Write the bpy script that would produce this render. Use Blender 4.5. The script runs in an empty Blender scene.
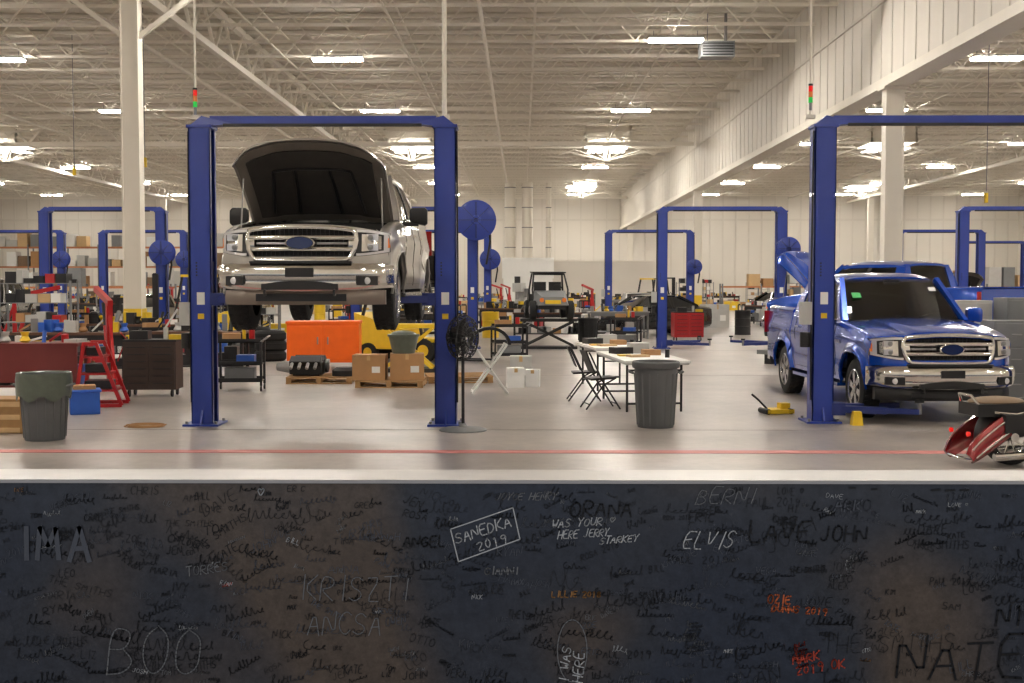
import bpy, bmesh, math, random
from mathutils import Vector, Matrix
R=random.Random(7)
sc=bpy.context.scene
sc.view_settings.view_transform='Standard'
sc.view_settings.exposure=0.0

def lin(c):
    o=[]
    for x in c:
        x=x/255.0
        o.append(x/12.92 if x<=0.04045 else ((x+0.055)/1.055)**2.4)
    return tuple(o)
MATS={}
def mat(name,rgb,rough=0.5,metal=0.0,var=0.12,scale=6.0,coat=0.0,emit=0.0,spec=0.5):
    if name in MATS: return MATS[name]
    m=bpy.data.materials.new(name); m.use_nodes=True
    nt=m.node_tree; b=nt.nodes['Principled BSDF']
    c=lin(rgb)
    b.inputs['Roughness'].default_value=rough
    b.inputs['Metallic'].default_value=metal
    b.inputs['Coat Weight'].default_value=coat
    b.inputs['Coat Roughness'].default_value=0.05
    b.inputs['Specular IOR Level'].default_value=spec
    if emit>0:
        b.inputs['Emission Color'].default_value=(*c,1); b.inputs['Emission Strength'].default_value=emit
    if var>0:
        tc=nt.nodes.new('ShaderNodeTexCoord'); n=nt.nodes.new('ShaderNodeTexNoise')
        n.inputs['Scale'].default_value=scale; n.inputs['Detail'].default_value=4
        mx=nt.nodes.new('ShaderNodeMix'); mx.data_type='RGBA'
        mx.inputs['A'].default_value=tuple(x*(1-var) for x in c)+(1,)
        mx.inputs['B'].default_value=tuple(min(1,x*(1+var)) for x in c)+(1,)
        nt.links.new(tc.outputs['Object'],n.inputs['Vector'])
        nt.links.new(n.outputs['Fac'],mx.inputs['Factor'])
        nt.links.new(mx.outputs['Result'],b.inputs['Base Color'])
    else: b.inputs['Base Color'].default_value=(*c,1)
    MATS[name]=m; return m

class MB:
    def __init__(s): s.v=[];s.f=[];s.m=[];s.mats=[]
    def mi(s,mt):
        if mt not in s.mats: s.mats.append(mt)
        return s.mats.index(mt)
    def face(s,idx,mt): s.f.append(idx); s.m.append(s.mi(mt))
    def hexa(s,p,mt):
        b=len(s.v); s.v+= [tuple(q) for q in p]
        for q in ((0,3,2,1),(4,5,6,7),(0,1,5,4),(1,2,6,5),(2,3,7,6),(3,0,4,7)):
            s.face([b+i for i in q],mt)
    def box(s,c,d,mt,rz=0,ry=0,rx=0):
        M=Matrix.Rotation(rz,3,'Z')@Matrix.Rotation(ry,3,'Y')@Matrix.Rotation(rx,3,'X')
        x,y,z=d[0]/2,d[1]/2,d[2]/2; C=Vector(c)
        P=[C+M@Vector(q) for q in ((-x,-y,-z),(x,-y,-z),(x,y,-z),(-x,y,-z),(-x,-y,z),(x,-y,z),(x,y,z),(-x,y,z))]
        s.hexa(P,mt)
    def b2(s,x0,x1,y0,y1,z0,z1,mt): s.box(((x0+x1)/2,(y0+y1)/2,(z0+z1)/2),(abs(x1-x0),abs(y1-y0),abs(z1-z0)),mt)
    def bar(s,p0,p1,w,mt,h=None):
        h=h or w
        a=Vector(p0);b=Vector(p1);d=(b-a)
        if d.length<1e-6: return
        d.normalize()
        up=Vector((0,0,1)) if abs(d.z)<0.98 else Vector((0,1,0))
        u=d.cross(up).normalized()*w/2; v=u.cross(d).normalized()*h/2
        s.hexa([a-u-v,a+u-v,a+u+v,a-u+v,b-u-v,b+u-v,b+u+v,b-u+v],mt)
    def ring(s,c,u,v,r,n):
        b=len(s.v)
        for i in range(n):
            t=2*math.pi*i/n
            s.v.append(tuple(c+u*math.cos(t)*r+v*math.sin(t)*r))
        return b
    def lathe(s,o,ax,prof,mt,n=20,close=True):
        o=Vector(o);d=Vector(ax).normalized()
        up=Vector((0,0,1)) if abs(d.z)<0.9 else Vector((0,1,0))
        u=d.cross(up).normalized(); v=d.cross(u)
        rs=[s.ring(o+d*h,u,v,max(r,1e-4),n) for r,h in prof]
        mts=mt if isinstance(mt,list) else [mt]*(len(prof)-1)
        for k in range(len(rs)-1):
            for i in range(n):
                j=(i+1)%n
                s.face([rs[k]+i,rs[k]+j,rs[k+1]+j,rs[k+1]+i],mts[k])
        if close:
            s.face([rs[0]+i for i in range(n)][::-1],mts[0]); s.face([rs[-1]+i for i in range(n)],mts[-1])
    def cyl(s,p0,p1,r,mt,r1=None,n=12):
        a=Vector(p0);b=Vector(p1)
        s.lathe(a,b-a,[(r,0),(r if r1 is None else r1,(b-a).length)],mt,n)
    def tube(s,pts,r,mt,n=8,closed=False):
        P=[Vector(p) for p in pts]; N=len(P); rs=[]
        pu=None
        for k in range(N):
            if closed: d=P[(k+1)%N]-P[k-1]
            else: d=P[min(k+1,N-1)]-P[max(k-1,0)]
            d.normalize()
            if pu is None:
                up=Vector((0,0,1)) if abs(d.z)<0.9 else Vector((0,1,0))
                u=d.cross(up).normalized()
            else:
                u=(pu-d*pu.dot(d)).normalized()
            pu=u; v=d.cross(u)
            rs.append(s.ring(P[k],u,v,r,n))
        for k in range(N if closed else N-1):
            a=rs[k];b=rs[(k+1)%N]
            for i in range(n):
                j=(i+1)%n; s.face([a+i,a+j,b+j,b+i],mt)
        if not closed:
            s.face([rs[0]+i for i in range(n)][::-1],mt); s.face([rs[-1]+i for i in range(n)],mt)
    def grid(s,G,mt,cl=False):
        b=len(s.v);nu=len(G);nv=len(G[0])
        for row in G:
            for p in row: s.v.append(tuple(p))
        for i in range(nu-1):
            for j in range(nv-1):
                s.face([b+i*nv+j,b+i*nv+j+1,b+(i+1)*nv+j+1,b+(i+1)*nv+j],mt)
        return b
    def slab(s,A,B,mt,mb=None):
        nu=len(A);nv=len(A[0]); a=s.grid(A,mt); b=s.grid(B,mb or mt)
        per=[(i,0) for i in range(nu)]+[(nu-1,j) for j in range(1,nv)]+[(i,nv-1) for i in range(nu-2,-1,-1)]+[(0,j) for j in range(nv-2,0,-1)]
        for k in range(len(per)):
            p=per[k];q=per[(k+1)%len(per)]
            s.face([a+p[0]*nv+p[1],a+q[0]*nv+q[1],b+q[0]*nv+q[1],b+p[0]*nv+p[1]],mt)
    def ell(s,c,r,mt,nu=12,nv=8):
        prof=[(math.sin(math.pi*k/nv),-math.cos(math.pi*k/nv)) for k in range(nv+1)]
        b=len(s.v)
        s.lathe((0,0,0),(0,0,1),prof,mt,nu,close=False)
        for i in range(b,len(s.v)):
            x,y,z=s.v[i]; s.v[i]=(c[0]+x*r[0],c[1]+y*r[1],c[2]+z*r[2])
    def xform(s,b,M):
        for i in range(b,len(s.v)): s.v[i]=tuple(M@Vector(s.v[i]))
    def obj(s,name,loc=(0,0,0),rz=0,bevel=0,angle=35,recalc=True):
        me=bpy.data.meshes.new(name); me.from_pydata(s.v,[],s.f)
        for m in s.mats: me.materials.append(m)
        for p,i in zip(me.polygons,s.m): p.material_index=i
        if recalc:
            bm=bmesh.new(); bm.from_mesh(me); bmesh.ops.recalc_face_normals(bm,faces=bm.faces); bm.to_mesh(me); bm.free()
        me.shade_smooth(); me.set_sharp_from_angle(angle=math.radians(angle))
        o=bpy.data.objects.new(name,me); sc.collection.objects.link(o)
        o.location=loc; o.rotation_euler=(0,0,rz)
        if bevel:
            bv=o.modifiers.new('bevel','BEVEL'); bv.width=bevel; bv.segments=2; bv.limit_method='ANGLE'; bv.angle_limit=math.radians(50)
        return o
def dup(o,loc,rz=0,scale=None):
    c=o.copy(); sc.collection.objects.link(c); c.location=loc; c.rotation_euler=(0,0,rz)
    if scale: c.scale=scale
    return c

# ---------- materials
white=mat('painted_steel_white',(230,224,212),0.55,0,0.05,2)
deck=mat('roof_deck',(214,207,194),0.7,0,0.06,1)
blueL=mat('lift_blue',(36,60,150),0.4,0,0.12,4,coat=0.2)
blueD=mat('lift_blue_dark',(28,45,110),0.45)
black=mat('black_plastic',(26,26,28),0.5)
dark=mat('dark_metal',(48,48,50),0.45,0.5)
rubber=mat('rubber',(24,24,25),0.8)
steel=mat('steel',(150,150,150),0.35,0.8)
chrome=mat('chrome',(222,220,216),0.13,1.0,0.0)
grey=mat('grey_paint',(120,122,124),0.5)
lgrey=mat('light_grey_paint',(185,185,182),0.5)
red=mat('red_paint',(178,28,32),0.35,0,0.1,5,coat=0.3)
bred=mat('motorcycle_red',(134,16,22),0.25,0.2,0.05,5,coat=1)
dred=mat('dark_red_paint',(112,40,38),0.5)
yellow=mat('yellow_paint',(228,190,40),0.45)
orange=mat('orange_paint',(248,104,18),0.4)
beam=mat('rack_beam',(190,120,80),0.6)
green=mat('green_paint',(60,120,70),0.5)
card=mat('cardboard',(176,134,92),0.85,0,0.1,8)
card2=mat('cardboard_light',(204,172,128),0.85,0,0.1,8)
tape=mat('packing_tape',(196,160,110),0.4)
wood=mat('wood_pallet',(165,128,84),0.8,0,0.2,12)
dwood=mat('bench_wood',(92,62,46),0.6,0,0.2,9)
paper=mat('white_paper',(235,235,232),0.6,0,0.03)
tblue=mat('tote_blue',(45,95,190),0.45)
bag=mat('bin_liner',(88,96,86),0.35,0,0.25,14)
bingrey=mat('bin_grey',(90,92,94),0.55)
lens=mat('headlamp_lens',(225,225,228),0.08,0.3,0.0,coat=1)
amber=mat('amber_lens',(235,130,60),0.2)
redl=mat('red_lens',(210,25,20),0.2,0,0,emit=0.6)
greenl=mat('green_lens',(40,200,80),0.2,0,0,emit=0.3)
sglass=mat('tinted_glass',(22,26,30),0.04,0,0.0,coat=1)
seatg=mat('seat_fabric',(196,192,185),0.8)
tan=mat('tan_trim',(120,98,76),0.6)

def glassmat(name,c):
    m=bpy.data.materials.new(name); m.use_nodes=True; nt=m.node_tree
    nt.nodes.clear()
    o=nt.nodes.new('ShaderNodeOutputMaterial'); t=nt.nodes.new('ShaderNodeBsdfTransparent'); g=nt.nodes.new('ShaderNodeBsdfGlossy')
    t.inputs['Color'].default_value=c; g.inputs['Roughness'].default_value=0.03
    mx=nt.nodes.new('ShaderNodeMixShader'); lw=nt.nodes.new('ShaderNodeFresnel'); lw.inputs['IOR'].default_value=1.8
    nt.links.new(lw.outputs[0],mx.inputs[0]); nt.links.new(t.outputs[0],mx.inputs[1]); nt.links.new(g.outputs[0],mx.inputs[2]); nt.links.new(mx.outputs[0],o.inputs[0])
    return m
wglass=glassmat('windshield_glass',(.97,.98,.97,1)); tglass=glassmat('side_window_glass',(.7,.74,.74,1))

# ---------- floor
def floormat():
    m=bpy.data.materials.new('polished_concrete'); m.use_nodes=True; nt=m.node_tree; b=nt.nodes['Principled BSDF']
    tc=nt.nodes.new('ShaderNodeTexCoord')
    n1=nt.nodes.new('ShaderNodeTexNoise'); n1.inputs['Scale'].default_value=0.45; n1.inputs['Detail'].default_value=9; n1.inputs['Roughness'].default_value=0.7
    n2=nt.nodes.new('ShaderNodeTexNoise'); n2.inputs['Scale'].default_value=7; n2.inputs['Detail'].default_value=8; n2.inputs['Roughness'].default_value=.7
    r=nt.nodes.new('ShaderNodeValToRGB')
    r.color_ramp.elements[0].position=0.34; r.color_ramp.elements[0].color=(*lin((134,128,125)),1)
    r.color_ramp.elements[1].position=0.64; r.color_ramp.elements[1].color=(*lin((180,171,165)),1)
    mr2=nt.nodes.new('ShaderNodeMapRange'); mr2.inputs['From Min'].default_value=.3; mr2.inputs['From Max'].default_value=.62; mr2.inputs['To Min'].default_value=.55
    mx=nt.nodes.new('ShaderNodeMix'); mx.data_type='RGBA'; mx.blend_type='MULTIPLY'; mx.inputs['Factor'].default_value=0.38
    nt.links.new(tc.outputs['Object'],n1.inputs['Vector']); nt.links.new(tc.outputs['Object'],n2.inputs['Vector'])
    nt.links.new(n2.outputs['Fac'],mr2.inputs['Value'])
    nt.links.new(n1.outputs['Fac'],r.inputs['Fac']); nt.links.new(r.outputs['Color'],mx.inputs['A']); nt.links.new(mr2.outputs['Result'],mx.inputs['B'])
    nt.links.new(mx.outputs['Result'],b.inputs['Base Color'])
    mr=nt.nodes.new('ShaderNodeMapRange'); mr.inputs['To Min'].default_value=0.22; mr.inputs['To Max'].default_value=0.42
    nt.links.new(n1.outputs['Fac'],mr.inputs['Value']); nt.links.new(mr.outputs['Result'],b.inputs['Roughness'])
    return m
XL,XR,YB,ZT=-52,46,112,10.8
fm=floormat()
b=MB(); b.b2(XL,XR,-4,YB,-0.2,0,fm); b.obj('floor')
redline=mat('red_floor_tape',(190,112,108),0.5,0,0.25,3)
joint=mat('floor_joint',(128,123,121),0.7)
b=MB()
b.b2(XL+1,XR-1,12.98,13.2,0.0005,0.004,redline)
b.obj('trim_floor_line')
b=MB()
for y in (15.05,24,33,42,51): b.b2(XL+1,XR-1,y,y+0.015,0.0005,0.002,joint)
for x in (-16,-7.2,10.4,19): b.b2(x,x+0.015,4,60,0.0005,0.002,joint)
b.obj('trim_floor_joints')

# ---------- walls
def ribwall(name,rgb):
    m=bpy.data.materials.new(name); m.use_nodes=True; nt=m.node_tree; bs=nt.nodes['Principled BSDF']
    tc=nt.nodes.new('ShaderNodeTexCoord'); n=nt.nodes.new('ShaderNodeTexNoise'); n.inputs['Scale'].default_value=0.3
    r=nt.nodes.new('ShaderNodeValToRGB'); c=lin(rgb)
    r.color_ramp.elements[0].color=(*[k*0.9 for k in c],1); r.color_ramp.elements[1].color=(*c,1)
    nt.links.new(tc.outputs['Object'],n.inputs['Vector']); nt.links.new(n.outputs['Fac'],r.inputs['Fac']); nt.links.new(r.outputs['Color'],bs.inputs['Base Color'])
    bs.inputs['Roughness'].default_value=0.6
    return m
wm=ribwall('wall_panel',(224,218,208)); ribm=mat('wall_rib',(212,206,196),0.6,0,0.04)
b=MB(); b.b2(XL,XR,YB,YB+0.3,0,ZT,wm)
x=XL+1
while x<XR: b.b2(x,x+0.12,YB-0.06,YB,0,ZT,ribm); x+=1.2
b.b2(XL,XR,YB-0.1,YB,7.6,7.8,ribm)
b.obj('wall_back')
b=MB(); b.b2(XL-0.3,XL,-4,YB+0.3,0,ZT,wm)
y=4
while y<YB: b.b2(XL,XL+0.06,y,y+0.12,0,ZT,ribm); y+=1.2
b.obj('wall_left')
b=MB(); b.b2(XR,XR+0.3,-4,YB+0.3,0,ZT,wm)
y=4
while y<YB: b.b2(XR-0.06,XR,y,y+0.12,0,ZT,ribm); y+=1.2
b.obj('wall_right')
b=MB(); b.b2(XL-0.3,XR+0.3,2.7,YB+0.3,ZT,ZT+0.2,deck)
y=6
while y<YB: b.b2(XL,XR,y,y+0.12,ZT-0.05,ZT,deck); y+=0.9
b.obj('ceiling')
b=MB()
sx=9.17
b.b2(sx,sx+0.35,3,YB,6.9,ZT,wm)
y=4
while y<YB: b.b2(sx-0.018,sx,y,y+0.05,7.0,ZT,ribm); y+=0.9
b.b2(sx-0.14,sx+0.45,3,YB,6.75,6.98,white)
b.b2(sx-0.05,sx,3,YB,8.95,9.03,ribm)
b.obj('wall_upper')
def column(name,x,y,h):
    b=MB(); w=0.42
    b.b2(-w/2,w/2,-w/2,w/2,0,h,white)
    for s in(-1,1): b.b2(s*w/2-.02,s*w/2+.02,-w/2-.02,-w/2,0,h,white)
    b.b2(-0.35,0.35,-0.35,0.35,0,0.03,white)
    b.b2(-w/2-0.015,w/2+0.015,-w/2-0.03,w/2+0.01,0.03,1.2,yellow)
    b.b2(-.3,.3,-.3,.3,h-.05,h,white)
    return b.obj(name,(x,y,0))
for yy in (30.5,64,104): column('steel_column',sx+0.15,yy,6.75)
for xx in (-9.85,-31):
    for yy in (30.5,64,104): column('steel_column',xx,yy,9.2)
for yy in (30.5,64,104): column('steel_column',30,yy,9.2)
b=MB()
def truss(p0,p1,zt,zb,panel,cw,ww):
    p0=Vector(p0);p1=Vector(p1);L=(p1-p0).length; n=max(2,int(L/panel)); d=(p1-p0)/n
    b.bar((p0.x,p0.y,zt),(p1.x,p1.y,zt),cw,white); b.bar((p0.x,p0.y,zb),(p1.x,p1.y,zb),cw,white)
    for i in range(n):
        a=p0+d*i; c=p0+d*(i+1); m=(a+c)/2
        b.bar((a.x,a.y,zt),(m.x,m.y,zb),ww,white); b.bar((m.x,m.y,zb),(c.x,c.y,zt),ww,white)
y=9.0
while y<111:
    truss((XL+.2,y,0),(sx-.1,y,0),10.68,9.85,1.5,0.09,0.045)
    truss((sx+.4,y,0),(XR-.2,y,0),10.68,9.85,1.5,0.09,0.045)
    y+=2.6
b.obj('roof_joists',recalc=False)
b=MB()
for xx in (-31,-9.85,30):
    truss((xx,3,0),(xx,111.5,0),10.6,9.3,2.6,0.2,0.09)
for yy in (30.5,64,104):
    truss((XL+.2,yy,0),(sx-.1,yy,0),10.6,9.2,2.4,0.2,0.1)
for xx in (-9.85,):
    for yy in (30.5,64):
        b.bar((xx,yy,7.9),(xx+1.9,yy,9.3),0.12,white); b.bar((xx,yy,7.9),(xx-1.9,yy,9.3),0.12,white)
b.obj('roof_girders',recalc=False)
b=MB()
x=-48
while x<44:
    if abs(x-sx)>1: b.bar((x,3,9.84),(x,111,9.84),0.05,white); b.bar((x,3,10.6),(x,111,10.6),0.05,white)
    x+=4.4
for x in (-24,-12.4,-1.2,13,24.5): b.cyl((x,3,9.65),(x,111,9.65),0.06,white,n=8)
b.obj('sprinkler_pipes',recalc=False)

# ---------- lights
lampm=bpy.data.materials.new('lamp_emitter'); lampm.use_nodes=True; nt=lampm.node_tree; bs=nt.nodes['Principled BSDF']
bs.inputs['Base Color'].default_value=(1,1,1,1); bs.inputs['Emission Color'].default_value=(1,.935,.835,1); bs.inputs['Emission Strength'].default_value=162
LX=[-41.5,-30,-18.2,-6.4,4.9,16.4,28,39.5]; LY=[6,18,30,42,54.5,67.5,81,94,106]
b=MB(); e=MB()
for ix,x in enumerate(LX):
    for y in LY:
        yy=y-(3.2 if (x==4.9 and y==42) else 0)
        b.b2(x-0.88,x+0.88,yy-0.25,yy+0.25,9.62,9.70,lgrey)
        b.bar((x-0.7,yy,9.7),(x-0.7,yy,9.9),0.02,steel); b.bar((x+0.7,yy,9.7),(x+0.7,yy,9.9),0.02,steel)
        e.b2(x-0.85,x+0.85,yy-0.21,yy+0.21,9.56,9.615,lampm)
b.obj('light_housings'); e.obj('ceiling_lights')
skym=bpy.data.materials.new('diffuser_glow'); skym.use_nodes=True; bs=skym.node_tree.nodes['Principled BSDF']
bs.inputs['Emission Color'].default_value=(1,.95,.86,1); bs.inputs['Emission Strength'].default_value=5
def skylight(x,y):
    b=MB()
    b.b2(-1.2,1.2,-1.6,1.6,-0.9,-0.82,skym)
    for s in(-1,1):
        for k in range(3): b.b2(s*(.35+k*.3)-.12,s*(.35+k*.3)+.12,-1.2,1.2,-1.25,-1.2,skym)
    b.b2(-1.3,1.3,-1.7,-1.6,-0.95,0,white);b.b2(-1.3,1.3,1.6,1.7,-0.95,0,white)
    b.b2(-1.3,-1.2,-1.7,1.7,-0.95,0,white);b.b2(1.2,1.3,-1.7,1.7,-0.95,0,white)
    for i in range(12):
        t=2*math.pi*i/12
        b.bar((0.3*math.cos(t),0.3*math.sin(t),-1.75),(2.2*math.cos(t),2.2*math.sin(t),-1.3),0.09,white,0.03)
    b.cyl((0,0,-1.85),(0,0,-0.9),0.22,white)
    for s in(-1,1): b.bar((s*1.25,0,-0.95),(s*2.8,0,-1.5),0.05,white)
    b.obj('ceiling_diffuser',(x,y,ZT-0.06))
for x in (-30,-6.4,4.9,21): skylight(x,70)
for x in (4.9,28): skylight(x,100)
b=MB(); b.box((0,0,0),(1.1,.7,.5),grey)
for i in range(5): b.box((0,-.37,-.19+i*.09),(1.0,.04,.03),dark,rx=.5)
b.cyl((.3,0,.25),(.3,0,1.2),.05,steel);b.cyl((-.3,0,.25),(-.3,0,1.2),.02,steel)
b.obj('unit_heater',(6.4,40,9.5))

# ---------- foreground window wall
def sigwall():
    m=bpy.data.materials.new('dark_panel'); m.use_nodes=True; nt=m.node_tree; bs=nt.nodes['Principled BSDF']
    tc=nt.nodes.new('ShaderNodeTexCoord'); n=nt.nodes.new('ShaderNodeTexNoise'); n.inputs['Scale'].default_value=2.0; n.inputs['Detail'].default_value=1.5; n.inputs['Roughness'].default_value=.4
    r=nt.nodes.new('ShaderNodeValToRGB')  # blue-brown mottling: soft reflections of visitors painted into the panel's base colour
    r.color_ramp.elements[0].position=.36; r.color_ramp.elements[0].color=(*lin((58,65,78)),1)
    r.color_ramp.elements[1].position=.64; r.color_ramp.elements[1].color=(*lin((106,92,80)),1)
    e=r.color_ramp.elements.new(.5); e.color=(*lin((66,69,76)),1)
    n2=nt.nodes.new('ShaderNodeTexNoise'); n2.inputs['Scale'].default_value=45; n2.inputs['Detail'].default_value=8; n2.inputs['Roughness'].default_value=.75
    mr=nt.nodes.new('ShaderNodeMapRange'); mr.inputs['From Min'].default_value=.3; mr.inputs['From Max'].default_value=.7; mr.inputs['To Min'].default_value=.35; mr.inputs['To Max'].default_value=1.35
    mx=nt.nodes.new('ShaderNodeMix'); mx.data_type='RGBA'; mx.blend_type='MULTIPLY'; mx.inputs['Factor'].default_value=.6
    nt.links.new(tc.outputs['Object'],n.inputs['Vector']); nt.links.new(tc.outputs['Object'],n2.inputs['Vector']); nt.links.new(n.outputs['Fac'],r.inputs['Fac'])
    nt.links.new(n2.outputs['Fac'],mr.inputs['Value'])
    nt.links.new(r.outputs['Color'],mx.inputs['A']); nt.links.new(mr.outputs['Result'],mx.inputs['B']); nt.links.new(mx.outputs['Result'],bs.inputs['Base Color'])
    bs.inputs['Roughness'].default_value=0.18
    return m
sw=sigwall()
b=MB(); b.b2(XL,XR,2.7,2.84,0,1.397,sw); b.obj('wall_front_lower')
sill=mat('sill_stone',(200,195,190),0.35,0,0.12,20)
b=MB(); b.b2(XL,XR,2.694,2.845,1.397,1.405,sill); b.obj('trim_window_sill')
b=MB(); b.b2(XL,XR,2.7,2.84,2.8,ZT,wm); b.obj('wall_front_upper')

GL={'A':[[(0,0),(2,6),(4,0)],[(.8,2.2),(3.3,2.3)]],'B':[[(0,0),(0,6),(2.5,5.8),(3.4,4.6),(2.3,3.2),(0,3.2)],[(2.3,3.2),(4,1.7),(2.6,0),(0,0)]],
'C':[[(4,5),(2.5,6),(.7,5),(0,3),(.8,.8),(2.5,0),(4,1)]],'D':[[(0,0),(0,6),(2.4,5.6),(4,3),(2.4,.4),(0,0)]],'E':[[(4,6),(0,6),(0,0),(4,0)],[(0,3),(3,3.2)]],
'F':[[(4,6),(0,6),(0,0)],[(0,3),(3,3)]],'G':[[(4,5),(2,6),(0,4),(0,2),(2,0),(4,1),(4,2.6),(2.4,2.6)]],'H':[[(0,0),(0,6)],[(4,0),(4,6)],[(0,3),(4,3)]],
'I':[[(2,0),(2,6)]],'J':[[(3,6),(3,1.2),(1.6,0),(0,1)]],'K':[[(0,0),(0,6)],[(4,6),(0,2.8),(4,0)]],'L':[[(0,6),(0,0),(3.6,0)]],
'M':[[(0,0),(0.4,6),(2,2.5),(3.6,6),(4,0)]],'N':[[(0,0),(0,6),(4,0),(4,6)]],'O':[[(2,6),(.4,5),(0,3),(.4,1),(2,0),(3.6,1),(4,3),(3.6,5),(2,6)]],
'P':[[(0,0),(0,6),(3,5.8),(4,4.5),(3,3),(0,2.8)]],'R':[[(0,0),(0,6),(3,5.8),(4,4.5),(3,3.1),(0,2.9),(4,0)]],'S':[[(3.8,5),(2,6),(.3,5),(.6,3.6),(3.3,2.6),(3.8,1.2),(2,0),(0,.9)]],
'T':[[(0,6),(4,6)],[(2,6),(2,0)]],'U':[[(0,6),(0,1.5),(2,0),(4,1.5),(4,6)]],'V':[[(0,6),(2,0),(4,6)]],'W':[[(0,6),(1,0),(2,4),(3,0),(4,6)]],
'X':[[(0,0),(4,6)],[(0,6),(4,0)]],'Y':[[(0,6),(2,3),(4,6)],[(2,3),(1.6,0)]],'Z':[[(0,6),(4,6),(0,0),(4,0)]],
'0':[[(2,6),(0,3),(2,0),(4,3),(2,6)]],'1':[[(1,5),(2,6),(2,0)]],'2':[[(0,5),(2,6),(4,4.6),(0,0),(4,0)]],'9':[[(4,4),(2,3),(.3,4.5),(2,6),(4,4.8),(3,0)]],'8':[[(2,3),(.4,4.5),(2,6),(3.6,4.5),(2,3),(0,1.5),(2,0),(4,1.5),(2,3)]],
'?':[[(2,4.4),(1.2,6),(0,5),(.4,3.4),(2,1.5),(3.6,3.4),(4,5),(2.8,6),(2,4.4)]]}
ink_w=mat('ink_white',(215,215,212),.6,0,0); ink_g=mat('ink_grey',(132,132,132),.6,0,0); ink_d=mat('ink_black',(14,14,17),.35,0,0)
ink_m=mat('ink_slate',(94,97,104),.6,0,0); ink_o=mat('ink_orange',(240,120,65),.6,0,0); ink_r=mat('ink_red',(215,80,55),.6,0,0); ink_l=mat('ink_gold',(180,128,70),.6,0,0)
sg=MB(); layer=[0,2.6985]
def smooth(pl,k=2):
    for _ in range(k):
        o=[pl[0]]
        for a,c in zip(pl,pl[1:]):
            o.append((a[0]*.75+c[0]*.25,a[1]*.75+c[1]*.25)); o.append((a[0]*.25+c[0]*.75,a[1]*.25+c[1]*.75))
        o.append(pl[-1]); pl=o
    return pl
def ribbon(pl,th,mt):
    layer[0]+=1; y=layer[1]-(layer[0]%40)*0.00002
    if max(p[1] for p in pl)>1.392: return
    for a,c in zip(pl,pl[1:]):
        dx,dz=c[0]-a[0],c[1]-a[1]; L=math.hypot(dx,dz)
        if L<1e-7: continue
        nx,nz=-dz/L*th/2,dx/L*th/2; ex,ez=dx/L*th*.3,dz/L*th*.3
        k=len(sg.v)
        sg.v+=[(a[0]-ex+nx,y,a[1]-ez+nz),(a[0]-ex-nx,y,a[1]-ez-nz),(c[0]+ex-nx,y,c[1]+ez-nz),(c[0]+ex+nx,y,c[1]+ez+nz)]
        sg.face([k,k+1,k+2,k+3],mt)
PXM=2.7/1200
def U(u,v): return ((u-522)*PXM,1.85-(v-283)*PXM)
def text(t,x,z,h,mt,th=.0024,rot=0,slant=.12,sp=1.0,sm=1,asp=.62):
    cx=0; ca,sa=math.cos(rot),math.sin(rot)
    w=h*asp
    for ch in t:
        if ch!=' ':
            hj=h*R.uniform(.9,1.1); dz=R.uniform(-.05,.05)*h
            for st in GL.get(ch,GL['I']):
                pl=[(cx+(p[0]/4*w)+p[1]/6*hj*slant+R.uniform(-.02,.02)*h, p[1]/6*hj+dz+R.uniform(-.02,.02)*h) for p in st]
                if len(pl)>2 and sm: pl=smooth(pl,sm)
                ribbon([(x+a*ca-c*sa,z+a*sa+c*ca) for a,c in pl],th,mt)
        cx+=w*1.3*sp*(.7 if ch=='I' else 1)
def cursive(x,z,h,n,mt,th,rot):
    ca,sa=math.cos(rot),math.sin(rot); pl=[]; cx=0
    for i in range(n):
        hh=h*(1.0 if (i==0 or R.random()<.25) else R.uniform(.35,.5)); lo=-h*.5 if R.random()<.15 else 0; w=h*R.uniform(.45,.95)
        if R.random()<.5: pl+= [(cx,lo*.3),(cx+w*.7,hh),(cx+w*.35,hh*1.02),(cx+w*.25,hh*.3),(cx+w*.6,lo)]
        elif R.random()<.5: pl+=[(cx+w*.1,0),(cx+w*.4,hh),(cx+w*.6,0)]
        else: pl+=[(cx+w*.6,hh*.9),(cx+w*.1,hh*.7),(cx+w*.1,hh*.1),(cx+w*.6,0)]
        cx+=w*.85
    pl=smooth(pl,2)
    ribbon([(x+a*ca-c*sa,z+a*sa+c*ca) for a,c in pl],th,mt)
def T(t,u,v,hp,mt,th=1.1,rot=0,**k):
    x,z=U(u,v); text(t,x,z,hp*PXM,mt,th*PXM,math.radians(rot),**k)
names=['ANNA','MIKE','JOHN','KATE','SAM','LIZ','PAUL 2019','TOM','ERIC','JEN','RAY','AMY','BILL','STEVE','DAVE','MARIA','LEO','KIM','ZOE','RYAN','HANNAH','CARL','OWEN','NICK','JOSH','TINA','MAX','IVY','GREG','ROSA 2018','USA','HI','LOVE ?','THE SMITHS','VERA','OTTO','ALEX','CHRIS']
for i in range(1600):
    x=R.uniform(-2.2,2.2); z=R.uniform(.75,1.378)
    mt=R.choices([ink_d,ink_m,ink_g,ink_w,ink_l,ink_r],[66,20,9,2.0,.6,.3])[0]; h=R.uniform(.008,.021) if mt in(ink_d,ink_m) else R.uniform(.006,.012)
    if R.random()<.06 and mt is ink_d: h*=2
    rot=math.radians(R.choice([0,R.uniform(-15,20),R.uniform(-35,35)])); th=R.uniform(.0008,.0017) if mt in(ink_d,ink_m) else R.uniform(.0008,.0012)
    if R.random()<.5: text(R.choice(names),x,z,h,mt,th,rot,asp=R.uniform(.45,.75))
    else: cursive(x,z,h*1.2,R.randint(3,9),mt,th,rot)
layer[1]=2.6975
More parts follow.
